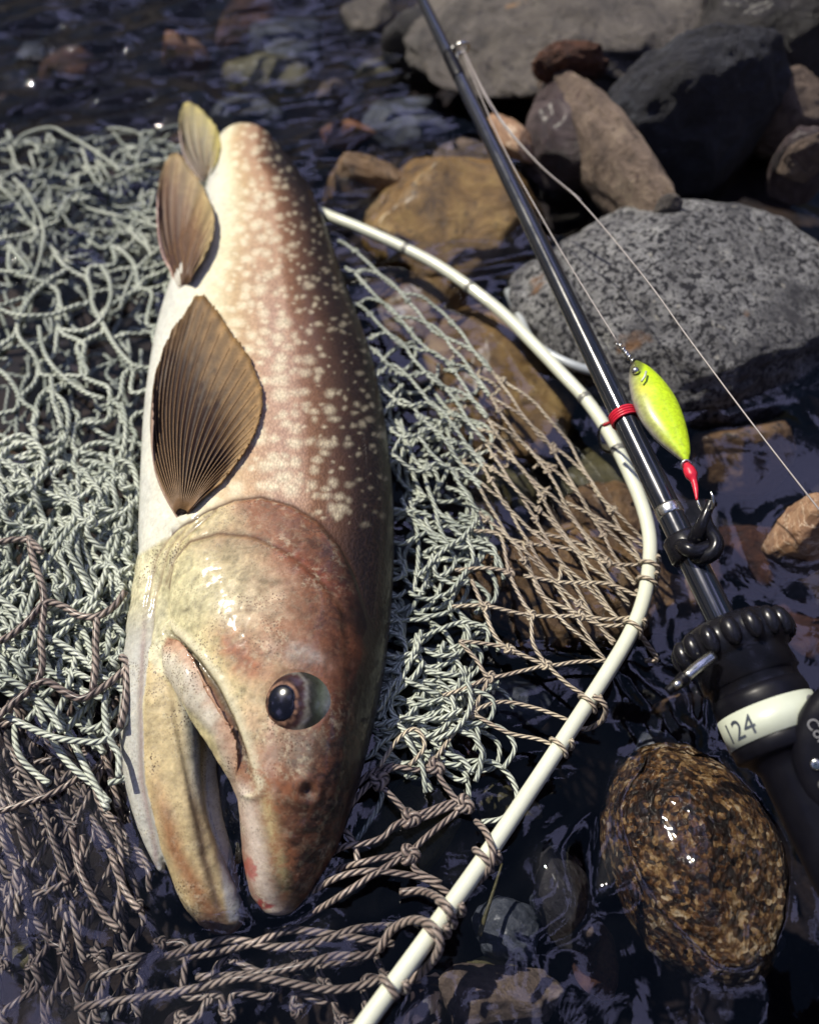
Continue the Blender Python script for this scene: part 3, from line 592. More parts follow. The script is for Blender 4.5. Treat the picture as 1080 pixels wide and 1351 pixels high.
fish = empty('fish', (0, .3, 0), 'large pale spotted char lying on its side in the net, mouth open', 'fish')
body = link('body', me, M['fish'], fish); tag(body, 'brown flank with cream spots, white belly and yellowish head')
pol = np.empty(len(me.loops), np.int32); me.loops.foreach_get('vertex_index', pol)
FBVH = BVHTree.FromPolygons(V2.tolist(), [tuple(q) for q in pol.reshape(-1, 4).tolist()])
def hit(px, py):
    d = Vector(ray(px, py)).normalized(); h = FBVH.ray_cast(Vector(CAM), d); return (np.array(h[0]), np.array(h[1])) if h[0] else (None, None)

# ------------------------------------------------------------------ fish: eye
p, nrm = hit(392, 926); u_ = pxm(392, 926, .04); re = 62 * u_; nvw = nrm * .75 - ray(392, 926) / np.linalg.norm(ray(392, 926)) * .25; nvw /= np.linalg.norm(nvw); ec = p - nvw * 53 * u_
def on_sphere(px, py, ctr, r):
    d = ray(px, py); d = d / np.linalg.norm(d); m = CAM - ctr; b = m @ d; q = max(b * b - m @ m + r * r, 0); return CAM + d * (-b - math.sqrt(q))
g = (on_sphere(370, 927, ec, re) - ec) / re
Ve, Fe = ico(5); nn = fbm(Ve * 4, 21, 4); gl = np.array([0, 1.0, .3]); gl -= g * (gl @ g); gl /= np.linalg.norm(gl); dvv = Ve - (Ve @ g)[:, None] * g; ov = 1 - .26 * np.abs(dvv @ gl) / (np.linalg.norm(dvv, axis=1) + 1e-6); ang = np.degrees(np.arccos(np.clip(Ve @ g, -1, 1))) * ov * (1 + .03 * nn)
ce = np.zeros((len(Ve), 3)); es = [(0, (.004, .004, .008)), (16, (.004, .004, .008)), (17.2, (.30, .17, .11)), (18.5, (.22, .12, .08)), (20, (.025, .014, .014)), (26, (.06, .03, .028)), (28, (.17, .16, .14)), (31, (.15, .14, .12)), (34, (.03, .028, .026)), (42, (.04, .045, .035)), (48, (.09, .11, .08)), (54, (.20, .23, .20)), (60, (.34, .36, .36)), (120, (.2, .2, .18))]
for k in range(3): ce[:, k] = np.interp(ang + 5 * nn * sstep(21, 27, ang), [s[0] for s in es], [s[1][k] for s in es])
mee = mesh_np('eye', ec + Ve * re, Fe); set_col(mee, 'Col', ce); eye = link('eye', mee, M['eye'], fish); tag(eye, 'glossy eye with black pupil and grey mottled iris')
e2 = gl; e1 = np.cross(e2, g)
tt = np.linspace(0, 2 * math.pi, 32, endpoint=False); rings = []
for a in np.radians([0.5, 5, 10, 13.5, 15.5, 16.4]): rings.append(ec + re * (1.006 if a < .28 else .997) * (np.cos(a / (1 - .26 * np.abs(np.sin(tt))))[:, None] * g + np.sin(a / (1 - .26 * np.abs(np.sin(tt))))[:, None] * (np.cos(tt)[:, None] * e1 + np.sin(tt)[:, None] * e2)))
n = 32; i = np.arange(5)[:, None] * n; j = np.arange(n)[None]; k = (j + 1) % n
link('pupil', mesh_np('pupil', np.vstack(rings), np.stack([i + j, i + n + j, i + n + k, i + k], -1).reshape(-1, 4)), M['pupil'], eye)

# ------------------------------------------------------------------ fish: fins
def fin(name, label, base, ends, bow, zb, ze, nray, cols, over=.003, lift=None):
    """base: pixel of the root; ends: pixels of the outer margin from the leading to the trailing side"""
    E = crom(ends, 12); nr = 8 * nray + 1; ns = 34; tE = np.linspace(0, len(E) - 1, nr); ex = np.interp(tE, np.arange(len(E)), E[:, 0]); ey = np.interp(tE, np.arange(len(E)), E[:, 1])
    V = np.zeros((nr, ns, 3)); C = np.zeros((nr, ns, 3)); bx, by = np.array(base[0]), np.array(base[1])
    for a in range(nr):
        f = a / (nr - 1); b0 = bx + (by - bx) * f; e = np.array([ex[a], ey[a]]); dv = (e - b0) * (1 + (.008 * math.sin(a * .43 + 2 * math.sin(a * .17)) + .005 * math.sin(a * 1.31 + 3 * math.sin(a * .37))) * (f > .1)); q = np.array([dv[1], -dv[0]])
        for s in range(ns):
            t = s / (ns - 1); p2 = b0 + dv * t + q * (bow[0] + (bow[1] - bow[0]) * f) * math.sin(math.pi * t) ** 1
            p2 = p2 + np.array([math.sin(a * 1.7), math.cos(a * 2.3)]) * .8 * (t > .97)
            zz = zb + (ze(f) - zb) * t ** .8; hp, _ = hit(*p2)
            if hp is not None: zz = max(zz, hp[2] + over * min(1, t * 6))
            V[a, s] = P(p2[0], p2[1], zz)
    for _ in range(16): V[:, 1:-1, 2] = (V[:, :-2, 2] + 2 * V[:, 1:-1, 2] + V[:, 2:, 2]) / 4; V[1:-1, :, 2] = (V[:-2, :, 2] + 6 * V[1:-1, :, 2] + V[2:, :, 2]) / 8
    f = np.linspace(0, 1, nr)[:, None] * np.ones((1, ns)); V[..., 2] += .0006 * np.cos(f * nray * 2 * math.pi) * np.sin(math.pi * np.minimum(1, np.linspace(0, 1, ns) * 1.1 + .08))[None]; t = np.linspace(0, 1, ns)[None] * np.ones((nr, 1)); nz = fbm(V.reshape(-1, 3) * 260, 31, 4).reshape(nr, ns)
    lead, dk, mid, tip = [np.array(q) for q in cols]
    k = np.clip(t ** 1.3 * .72 + f * .42 - .05 + .16 * nz, 0, 1)[..., None]; C = np.where(k < .55, dk + (mid - dk) * (k / .55), mid + (tip - mid) * ((k - .55) / .45))
    st = (.5 + .5 * np.cos(f * nray * 2 * math.pi))[..., None]; C = C * (.70 + .5 * st)
    le = sstep(.075, .03, f)[..., None]; C = C * (1 - le) + lead * le
    F = []; ii = np.arange(nr - 1)[:, None] * ns; jj = np.arange(ns - 1)[None]; F = np.stack([ii + jj, ii + ns + jj, ii + ns + jj + 1, ii + jj + 1], -1).reshape(-1, 4)
    me = mesh_np(name, V.reshape(-1, 3), F); set_col(me, 'Col', np.clip(C.reshape(-1, 3), 0, 1)); o = link(name, me, M['fin'], fish); tag(o, label)
    so = o.modifiers.new('thickness', 'SOLIDIFY'); so.thickness = .0007; so.offset = -1
    for r_ in range(1, nray):
        a = r_ * 8; pts = V[a, 1:-2:2] + np.array([0, 0, .0003]); tubes('fin_ray', [(pts, np.linspace(.00030, .00012, len(pts)))], M['ray'], o, 5)
    return o
fin('pectoral_fin', 'dark brown pectoral fin with golden rays', ((234, 682), (246, 678)), [(203, 560), (204, 505), (220, 450), (243, 412), (266, 388), (288, 415), (318, 455), (338, 490), (346, 528), (338, 565), (322, 596), (292, 636)], (.10, .02), .036, lambda f: .050 + .006 * f, 25,
    ((.36, .25, .19), (.010, .004, .003), (.036, .015, .007), (.34, .21, .085)))
fin('pelvic_fin', 'brown pelvic fin with pale pink leading edge', ((236, 382), (246, 374)), [(208, 275), (211, 235), (222, 209), (236, 204), (256, 228), (272, 256), (282, 284), (280, 312), (266, 344)], (.08, .0), .022, lambda f: .036 + .004 * f, 8,
    ((.66, .46, .40), (.050, .024, .022), (.17, .10, .06), (.40, .31, .15)), over=.008)
fin('anal_fin', 'small yellowish anal fin with white leading edge', ((268, 240), (276, 232)), [(238, 180), (237, 152), (246, 135), (262, 142), (280, 160), (290, 186), (286, 212)], (.10, .0), .018, lambda f: .030, 6,
    ((.66, .52, .44), (.16, .13, .12), (.30, .26, .16), (.46, .40, .13)))
# tail fin, under water behind the body
tc0 = TP[26]; V = []; 
for a in np.linspace(-1, 1, 41):
    for s in np.linspace(0, 1, 14):
        ln = .085 + .03 * abs(a) ** 1.5; V.append(tc0 + np.array([-.6 * s * ln + .02 * a * (1 - s) + a * s * .055 * .7, .8 * s * ln + a * s * .05, .0015 * math.cos(a * 60) * s - .012 * s]))
ii = np.arange(40)[:, None] * 14; jj = np.arange(13)[None]; me = mesh_np('tail_fin', np.array(V), np.stack([ii + jj, ii + 14 + jj, ii + 15 + jj, ii + jj + 1], -1).reshape(-1, 4))
set_col(me, 'Col', np.tile(np.array([.10, .06, .04]), (len(V), 1))); o = link('tail_fin', me, M['fin'], fish); so = o.modifiers.new('thickness', 'SOLIDIFY'); so.thickness = .001

# ------------------------------------------------------------------ landing net: hoop
net = empty('landing_net', tuple(P(760, 950, 0)), 'landing net with white tubular hoop and pale cord mesh around the fish', 'landing net')
HOOP = [(300, 240, -.02), (370, 258, -.004), (435, 285, .008), (480, 303, .010), (535, 328, .011), (580, 352, .012), (625, 383, .013), (665, 415, .014), (700, 450, .015), (740, 492, .016), (775, 530, .017), (805, 575, .018), (830, 625, .019), (848, 670, .019), (857, 712, .019), (855, 757, .019), (846, 800, .019), (828, 842, .019), (800, 889, .019), (760, 951, .019), (700, 1042, .019), (640, 1131, .020), (560, 1243, .022), (480, 1353, .025), (430, 1424, .027)]
HP = crom([P(*h) for h in HOOP], 8)
ZL = lambda px, py: 0
hoop = tubes('hoop', [(HP, .0038)], M['alu'], net, 16)
def ring_at(name, poly, px, py, r, wd, m, parent, sides=18):
    X, Y = proj(poly); i = int(np.argmin((X - px) ** 2 + (Y - py) ** 2)); i = min(max(i, 1), len(poly) - 2); t = poly[i + 1] - poly[i - 1]; t /= np.linalg.norm(t)
    return tubes(name, [(np.array([poly[i] + t * wd * s for s in (-1, -.8, 0, .8, 1)]), np.array([.9, 1, 1, 1, .9]) * r)], m, parent, sides)
for (a, b) in ((538, 329), (622, 381), (770, 524), (815, 593)): ring_at('tube_joint', HP, a, b, .0041, .002, M['joint'], hoop)
tubes('yoke', [(crom([P(670, 384, -.004), P(684, 414, .002), P(700, 448, .008), P(732, 471, .010), P(778, 489, .010), P(838, 500, .004), P(880, 512, -.008)], 8), .0030)], M['alu2'], net, 12)

# ------------------------------------------------------------------ landing net: cords
rng = np.random.default_rng(17)
def cord(pts, z, seed=0):                    # pixels -> smooth path at height z (number, list or per-point third value)
    q = []
    for i, p in enumerate(pts):
        zz = p[2] if len(p) > 2 else (z[i] if isinstance(z, (list, tuple, np.ndarray)) else z); q.append(P(p[0], p[1], zz))
    c = crom(q, 6); n = len(c); ph = rng.uniform(0, 50)
    c[:, 2] += .0004 * np.sin(np.arange(n) * .35 + ph); return c
KN = {'cord': [], 'cordb': [], 'cordt': []}
def knot(px, py, z, r, kind): KN[kind].append((P(px, py, z), r))
def wiggle(a, b, n, amp):                    # px path between two knots, sagging sideways
    a, b = np.array(a, float), np.array(b, float); d = b - a; L = np.hypot(*d) + 1e-6; q = np.array([-d[1], d[0]]) / L; out = []
    k1, k2 = rng.normal(0, amp, 2)
    for i in range(n + 1):
        t = i / n; out.append(tuple(a + d * t + q * (k1 * math.sin(math.pi * t) + k2 * math.sin(2 * math.pi * t))))
    return out
def mesh_region(kx, ky, posf, zf, r, kind, amp, diamond=True, kr=1.45):
    items = []; pos = {}
    for i in range(kx):
        for j in range(ky): pos[i, j] = posf(i, j)
    for (i, j), p in pos.items():
        knot(p[0], p[1], zf(*p), r * kr, kind)
        nb = [(i + (j % 2), j + 1), (i - 1 + (j % 2), j + 1)] if diamond else [(i + 1, j), (i, j + 1)]
        for b in nb:
            if b in pos:
                path = wiggle(p, pos[b], 4, amp); items.append((cord(path, [zf(*u) + rng.normal(0, .0006) for u in path]), r))
    return items
def tangle(n, box, length, r, z0, z1, ang, angv, bend, clip=None):
    items = []
    while n > 0:
        x, y = rng.uniform(box[0], box[2]), rng.uniform(box[1], box[3])
        if clip and not clip(x, y): continue
        n -= 1; a = R(ang + rng.normal(0, angv)); L = length * rng.uniform(.6, 1.4); pts = [(x, y)]; k = rng.normal(0, bend); z = rng.uniform(z0, z1); zs = [z]
        for s in range(7):
            a += R(k + rng.normal(0, bend * .3)); x += L / 7 * math.cos(a); y += L / 7 * math.sin(a) * .9
            if clip and not clip(x, y): a += R(70); x += L / 7 * math.cos(a); y += L / 7 * math.sin(a)
            pts.append((x, y)); z = min(max(z + rng.normal(0, .0009), z0 - .001), z1 + .002); zs.append(z)
        items.append((cord(pts, zs), r))
    return items
def fishL(y): return float(np.interp(y, [150, 185, 230, 300, 380, 480, 580, 680, 780, 930, 1030, 1120, 1200, 1260], [300, 276, 240, 205, 210, 198, 187, 185, 177, 158, 162, 190, 235, 330]))
left_clip = lambda x, y: x < fishL(y) - 4
# A far left, mostly awash
A = tangle(34, (-40, 172, 235, 330), 150, .0013, -.016, -.001, 5, 30, 8, lambda x, y: left_clip(x, y) and y > 168) + tangle(14, (-40, 180, 220, 320), 120, .0013, -.002, .004, 10, 40, 12, lambda x, y: left_clip(x, y) and y > 168)
# B open mesh left of the fish
B = mesh_region(5, 7, lambda i, j: (i * 66 - 50 + (j % 2) * 33 + rng.normal(0, 8), 330 + j * 48 + rng.normal(0, 7)), lambda x, y: .003 + .002 * math.sin(x * .03 + y * .02), .0016, 'cord', 11)
for q_, zz_ in ((9, -.008),):
    B += mesh_region(6, 10, lambda i, j: (i * 52 - 60 + q_ + (j % 2) * 26 + rng.normal(0, 9), 300 + q_ + j * 34 + rng.normal(0, 7)), lambda x, y: zz_ + .003 * math.sin(x * .04 + y * .03), .0013, 'cord', 10)
A += mesh_region(7, 8, lambda i, j: (i * 46 - 50 + (j % 2) * 23 + rng.normal(0, 7), 190 + j * 22 + rng.normal(0, 4)), lambda x, y: -.009, .0012, 'cord', 7)
A += mesh_region(7, 8, lambda i, j: (i * 42 - 60 + (j % 2) * 21 + rng.normal(0, 9), 178 + j * 20 + rng.normal(0, 5)), lambda x, y: -.002 + .004 * math.sin(x * .05 + y * .06), .0012, 'cord', 9)
B += tangle(10, (20, 380, 130, 610), 110, .0015, -.002, .010, 60, 40, 16, left_clip) + tangle(6, (-30, 320, 200, 620), 120, .0014, -.020, -.006, 30, 60, 10, left_clip)
# C heap
Cc = tangle(44, (-40, 625, 185, 900), 190, .0016, -.002, .012, 80, 38, 12, left_clip) + tangle(24, (-40, 650, 165, 900), 200, .0016, .010, .024, 85, 40, 14, left_clip) + tangle(24, (-20, 600, 170, 690), 150, .0016, .004, .016, 20, 50, 26, left_clip)
for q_, zz_, sx_ in ((0, .004, 40), (17, .012, 36), (8, .019, 44)):     # folded layers of mesh in the heap
    Cc += mesh_region(7, 8, lambda i, j: (i * sx_ - 70 + q_ + (j % 2) * sx_ / 2 + rng.normal(0, 6), 612 + q_ + j * 40 + rng.normal(0, 8)), lambda x, y: (zz_ + .004 * math.sin(x * .05 + y * .03)) if x < fishL(y) - 5 else zz_ - .03, .0015, 'cord', 8)
brown = [[(-12, 852), (14, 838), (38, 818), (60, 796), (84, 800), (104, 812), (128, 814), (150, 800), (165, 780)], [(38, 708), (44, 740), (56, 772), (58, 800), (54, 840), (56, 880), (46, 908)], [(0, 716), (22, 712), (40, 714), (56, 730)],
         [(128, 814), (126, 845), (126, 880), (122, 914)], [(40, 905), (62, 900), (84, 912), (106, 922), (126, 914), (150, 896), (168, 878), (160, 866)], [(168, 880), (166, 920), (158, 960)], [(42, 908), (20, 925), (-8, 950)]]
D = [(cord(b, .027), .0018) for b in brown]
# D elongated mesh running down the lower left under water
zdn = lambda x, y: float(np.interp(y, [880, 960, 1080, 1200, 1360], [.014, -.001, -.014, -.024, -.036]))
D += mesh_region(6, 6, lambda i, j: (i * 44 - 40 + (j % 2) * 22 + rng.normal(0, 8) - (j - 2) * 3, 905 + j * 92 + rng.normal(0, 14)), zdn, .0016, 'cordb', 9)
D += mesh_region(5, 5, lambda i, j: (i * 52 - 30 + (j % 2) * 26 + rng.normal(0, 12), 940 + j * 98 + rng.normal(0, 20)), lambda x, y: zdn(x, y) - .008, .0015, 'cordb', 12)
D += tangle(40, (-20, 890, 170, 1120), 150, .0015, -.014, .003, 82, 16, 7, lambda x, y: x < fishL(y) - 6)
# E bottom middle
D += mesh_region(4, 3, lambda i, j: (225 + i * 80 + (j % 2) * 40 + rng.normal(0, 10), 1255 + j * 48 + rng.normal(0, 8)), lambda x, y: -.012, .0016, 'cordb', 10)
D += [(cord(b, -.003), .0017) for b in ([(150, 1262, -.014), (250, 1262, -.012), (330, 1246), (380, 1228), (430, 1232), (480, 1240), (520, 1246)], [(120, 1290, -.016), (220, 1262, -.012), (300, 1240), (360, 1250), (420, 1243), (470, 1226), (520, 1222)], [(260, 1290, -.015), (330, 1286, -.008), (395, 1275), (440, 1262), (480, 1262), (505, 1250)], [(100, 1330, -.02), (250, 1306, -.010), (330, 1290), (430, 1306), (480, 1300), (512, 1290)])]
# F tangle along the back of the fish
back = lambda x, y: x > float(np.interp(y, [150, 300, 480, 680, 840, 1000, 1130], [360, 436, 500, 527, 522, 490, 445])) - 4
Fd = tangle(110, (495, 480, 620, 985), 110, .0012, .000, .014, 75, 55, 16, lambda x, y: back(x, y) and x < 628 + (y - 700) * .02)
Fd += tangle(36, (480, 820, 600, 1010), 95, .0013, .000, .010, 60, 50, 16, lambda x, y: back(x, y) and x < 620)
# G stretched fan of long diamonds from behind the fish to the right of the hoop
def fanpt(s, t):
    a = np.array([446 + 66 * s, 316 + 330 * s ** 1.1]); b = np.array([565 + 30 * s, 385 + 195 * s]); c = np.array([700 - 70 * s, 500 + 200 * s]); d = np.array([857 - 62 * s, 722 + 172 * s])
    u = 1 - t; p = a * u ** 3 + b * 3 * u * u * t + c * 3 * u * t * t + d * t ** 3; return float(p[0]), float(p[1])
NF, NK = 13, 6; G = []; G2 = []
for i in range(NF):
    pts = []; zs = []; n_ = NK * 5; ph = rng.uniform(-.25, .25)
    for k in range(n_ + 1):
        t = k / n_; tri = .5 - .5 * math.cos(math.pi * (k / 5 + (i % 2) + ph)); s = (i - .15 + 1.1 * tri + .10 * math.sin(i * 3 + k * .5)) / (NF + .3)
        x_, y_ = fanpt(max(0, s), t); pts.append((x_ + rng.normal(0, .8), y_ + rng.normal(0, .8))); zs.append(.010 + .008 * math.sin(math.pi * t) * (1 - .6 * s) + .0015 * math.sin(k + i) + .010 * (1 - t))
        if k % 5 == 2 and rng.random() < .6: knot(*pts[-1], zs[-1], .0017, 'cord' if t < .5 else 'cordt')
    h_ = int(n_ * .55)
    G.append((cord(pts[:h_ + 1], zs[:h_ + 1]), .00105)); G2.append((cord(pts[h_:], zs[h_:]), .0009))
for k in range(8):                          # slack cross loops
    s, t = rng.uniform(0, .8), rng.uniform(.25, .85); a = fanpt(s, t); b = fanpt(s + .16, t + rng.uniform(-.06, .06)); G2.append((cord(wiggle(a, b, 4, 10), .012), .00105))
# H open cells between the heap and the hoop
Hc = [[(625, 700), (650, 702), (662, 712), (672, 756), (690, 795), (700, 812), (703, 848), (720, 877)], [(600, 752), (640, 750), (672, 754)], [(622, 765), (636, 798), (652, 838), (672, 857), (720, 877)], [(596, 800), (640, 800), (700, 812), (765, 812)],
      [(690, 716), (702, 760), (718, 788), (765, 812)], [(765, 812), (800, 817), (834, 814)], [(765, 812), (795, 825), (836, 824)], [(606, 846), (640, 849), (672, 857), (720, 877), (760, 873), (812, 872)], [(606, 846), (628, 870), (646, 893), (690, 885), (720, 877)],
      [(646, 893), (618, 906), (584, 918)], [(720, 877), (748, 902), (776, 920), (800, 930)], [(575, 1000), (600, 965), (622, 941), (660, 926), (705, 934), (752, 952)], [(622, 941), (668, 966), (712, 976), (742, 992)], [(622, 941), (640, 906), (646, 893)],
      [(500, 1012), (526, 974), (548, 962), (560, 985), (540, 1010)], [(700, 700), (760, 716), (800, 742), (850, 745)], [(740, 660), (800, 690), (852, 722)], [(690, 760), (740, 768), (800, 770), (846, 790)], [(640, 700), (690, 716), (740, 722), (800, 742)]]
Hd = [(cord(wiggle(b[0], b[-1], 4, 6) if len(b) == 2 else b, .013), .00105) for b in Hc]
for b in ((672, 756), (700, 812), (720, 877), (765, 812), (646, 893), (672, 857), (622, 941), (640, 800), (800, 742)): knot(*b, .013, .0022, 'cordt')
I = [[(430, 1120, -.004), (452, 1078), (476, 1046), (498, 1026), (522, 1013), (548, 1016), (574, 1012)], [(425, 1130, -.004), (448, 1070), (470, 1036), (496, 1016), (520, 1010)], [(500, 1035), (518, 1052), (532, 1068), (541, 1080)], [(541, 1082), (562, 1078), (588, 1068), (612, 1060)], [(541, 1078), (566, 1070), (590, 1060), (612, 1056)],
     [(574, 1012), (584, 1032), (602, 1056), (615, 1068)], [(370, 1230, -.01), (424, 1198, .0), (452, 1180), (480, 1162), (506, 1146), (536, 1128)], [(430, 1150, -.006), (470, 1140), (505, 1132), (540, 1128), (548, 1148), (582, 1166)], [(425, 1135, -.006), (452, 1118), (482, 1113), (506, 1104), (520, 1090), (541, 1080)], [(455, 1095), (468, 1116), (472, 1140)], [(540, 1128), (556, 1110), (580, 1090), (606, 1070)], [(390, 1190, -.008), (440, 1160), (480, 1150), (520, 1152), (560, 1160), (596, 1182)]]
Id = [(cord(b, .010), .0014) for b in I]
for b in ((541, 1080), (612, 1062), (574, 1012), (540, 1128), (500, 1030)): knot(*b, .010, .0034, 'cordb')
def knots(name, lst, m, parent):              # each knot a small tied loop of cord
    items = []; t = np.linspace(0, 2 * math.pi, 31)
    for p, r in lst:
        k = np.c_[np.sin(t) + 2 * np.sin(2 * t), np.cos(t) - 2 * np.cos(2 * t), -np.sin(3 * t)] / 3 * r * 1.05; a = rng.uniform(0, 6.28); ca, sa = math.cos(a), math.sin(a)
        items.append((p + np.c_[k[:, 0] * ca - k[:, 1] * sa, k[:, 0] * sa + k[:, 1] * ca, k[:, 2]], r * .55))
    if items: return tubes(name, items, m, parent, 6)
for nm_, it, mt, lb in (('netting', A, 'cord', 'pale netting awash beyond the heap'), ('netting', B, 'cord', 'open pale green mesh left of the fish'), ('netting', Cc, 'cord', 'heaped pale cords left of the gills'), ('netting', D, 'cordb', 'brown twisted mesh running under water at lower left'),
                       ('netting', Fd, 'cord', 'tangled thin cords along the back of the fish'), ('netting', G, 'cord', 'stretched pale mesh behind the fish back'), ('netting', G2, 'cordt', 'stretched tan mesh near the hoop'), ('netting', Hd, 'cordt', 'open tan mesh cells tied to the hoop'), ('netting', Id, 'cordb', 'twisted brown cords between snout and hoop')):
    tag(tubes(nm_, it, M[mt], net, 8), lb, kind='stuff')
for kd, lst in KN.items():
    k_ = knots('net_knots', lst, M[kd], net)
    if k_: tag(k_, 'small knots of the netting', kind='stuff')
# cord lashings round the hoop
def lashing(px, py, turns=1.3, r=.0017, mt='cordb', tail=None, slack=1.2):
    X, Y = proj(HP); i = int(np.argmin((X - px) ** 2 + (Y - py) ** 2)); c = HP[i]; t = HP[i + 1] - HP[i - 1]; t /= np.linalg.norm(t); e = np.cross(t, [0, 0, 1]); e /= np.linalg.norm(e); g_ = np.cross(e, t); pts = []
    for k in range(int(26 * turns)):
        a = k / 26 * 2 * math.pi + 2.2; rr = (.0038 + r) * (1 + (slack - 1) * max(0, -math.sin(a))); pts.append(c + rr * (math.cos(a) * e + math.sin(a) * g_) + t * (k / 26 - turns / 2) * .006)
    tubes('lashing', [(np.array(pts), r)], M[mt], hoop, 8)
for a in ((775, 928, 1.2, .0011, 'cordt'), (738, 984, 1.2, .0011, 'cordt'), (640, 1130, 1.2, .0015), (592, 1200, 1.3, .0016), (574, 1228, 1.4, .0017), (520, 1296, 1.1, .0015), (836, 826, 1.3, .0011, 'cordt'), (852, 768, 1.6, .0011, 'cordt'), (855, 745, 1.5, .0011, 'cordt')):
    lashing(*a)
for pth, rr, mt in (([(628, 1084, .012), (642, 1100, .022), (650, 1128, .026), (642, 1152, .02), (622, 1172, .006)], .0015, 'cordb'), ([(528, 1178, .008), (556, 1176, .012), (580, 1186, .026), (594, 1206, .028), (588, 1220, .012)], .0017, 'cordb'), ([(500, 1254, .006), (518, 1226, .012), (546, 1214, .022), (572, 1224, .030), (580, 1250, .028), (560, 1280, .012), (525, 1306, .004)], .0018, 'cordb'),
                    ([(752, 952, .013), (772, 962, .008), (794, 950, .016), (798, 932, .024), (782, 918, .026)], .0013, 'cordt'), ([(836, 826, .020), (852, 848, .012), (866, 870, .004), (850, 872, .002)], .0013, 'cordt')):
    tubes('lashing', [(cord(pth, 0), rr)], M[mt], hoop, 8)

# ------------------------------------------------------------------ fishing rod
ra, rb = P(557, 0, .098), P(961, 838, .062); RD = (rb - ra); RL = np.linalg.norm(RD); RD /= RL
def rodpt(px, py):                            # point of the rod axis nearest to that pixel
    t = np.linspace(-.5, RL + .3, 3000); q = ra + t[:, None] * RD; X, Y = proj(q); i = int(np.argmin((X - px) ** 2 + (Y - py) ** 2)); return q[i], t[i]
rod = empty('fishing_rod', tuple(rb), 'black fishing rod lying diagonally across the stones with a black reel', 'fishing rod')
rr_ = lambda t: .0037 + (.0066 - .0037) * np.clip((t + .0) / RL, -1.2, 1.1)
ts = np.linspace(-.55, RL + .02, 60); tubes('blank', [(ra + ts[:, None] * RD, np.maximum(.0018, rr_(ts)))], M['blank'], rod, 24)
side = np.cross(RD, [0, 0, 1]); side /= np.linalg.norm(side); top = np.cross(side, RD); top = top if top[2] > 0 else -top
if side[0] < 0: side = -side
for (a, b, ln) in ((600, 90, .012), (596, 78, .006), (883, 674, .003)):
    q, t = rodpt(a, b); tubes('thread_wrap', [(q + RD * np.linspace(-ln, ln, 7)[:, None], float(rr_(t)) * np.array([1.01, 1.06, 1.08, 1.08, 1.08, 1.06, 1.01]))], M['black'] if ln > .004 else M['steel'], rod, 20)
q, t = rodpt(594, 72); gc = q + side * .0085 + top * .004; th = np.linspace(0, 2 * math.pi, 25)
gd_ = tubes('guide', [(gc + .0052 * (np.cos(th)[:, None] * side + np.sin(th)[:, None] * (top * .9 + RD * .3)), .0011)], M['steel'], rod, 10)
for s in (-1, 1): tubes('guide_foot', [(np.array([q + RD * .016 * s + side * .003, q + RD * .008 * s + side * .004, gc - side * .004 + RD * .001 * s]), .0009)], M['steel'], gd_, 8)
# red thread tie to the hoop
q, t = rodpt(820, 552); rr0 = float(rr_(t)); th = np.linspace(0, 8 * math.pi, 90)
tie = tubes('red_tie', [(q + (rr0 + .0008) * (np.cos(th)[:, None] * side + np.sin(th)[:, None] * top) + RD * np.linspace(-.0028, .0028, 90)[:, None], .0008)], M['red'], rod, 6)
kq = q + side * (rr0 + .001) + top * .003
tubes('red_bow', [(crom([kq, kq + side * .004 + np.array([0, .003, .003]), kq + side * .009 + np.array([0, .004, .001]), kq + side * .005, kq], 6), .0012), (crom([kq, kq + side * .005 + np.array([0, -.001, .004]), kq + side * .0105 + np.array([0, .0015, .002])], 6), .0013), (crom([kq, kq + side * .004 + np.array([0, -.004, 0]), kq + side * .007 + np.array([0, -.003, -.002])], 6), .0010)], M['red'], tie, 8)
tubes('tie_cord', [(crom([q - side * rr0 + top * .001, P(806, 556, .05), P(793, 562, .034), P(790, 576, .026), P(794, 592, .020), P(806, 596, .014), P(815, 590, .018)], 6), .0008)], M['rubber'], tie, 6)
tubes('red_tail', [(crom([q - side * rr0, P(808, 556, .06), P(797, 561, .045)], 6), .0011)], M['red'], tie, 6)
# hook keeper
q, t = rodpt(908, 722); rr0 = float(rr_(t)); hk = lathe('hook_keeper', [(-.0065, rr0), (-.0065, rr0 + .0018), (-.005, rr0 + .0030), (.005, rr0 + .0030), (.0065, rr0 + .0018), (.0065, rr0)], q, RD, M['rubber'], rod, 36)
b0 = q + side * (rr0 + .001) + top * .002; dk = depth(905, 715, .07) / FPX
def off(px, py, z): return P(px, py, z)
tubes('keeper_arm', [(crom([off(912, 722, .068), off(921, 706, .077), off(927, 690, .083), off(933, 674, .086), off(938, 663, .087)], 6), np.interp(np.linspace(0, 1, 25), [0, .3, .6, .85, 1], [.0046, .0040, .0026, .0021, .0028]))], M['rubber'], hk, 16)
lp = crom([off(914, 736, .066), off(928, 735, .074), off(941, 728, .078), off(945, 715, .080), off(938, 702, .081), off(932, 690, .083), off(931, 678, .085)], 6); tubes('keeper_loop', [(lp, np.linspace(.0042, .0024, len(lp)))], M['rubber'], hk, 14)
tubes('keeper_strap', [(crom([off(893, 716, .062), off(903, 722, .074), off(918, 728, .076), off(936, 722, .076)], 6), .0036)], M['rubber'], hk, 14)
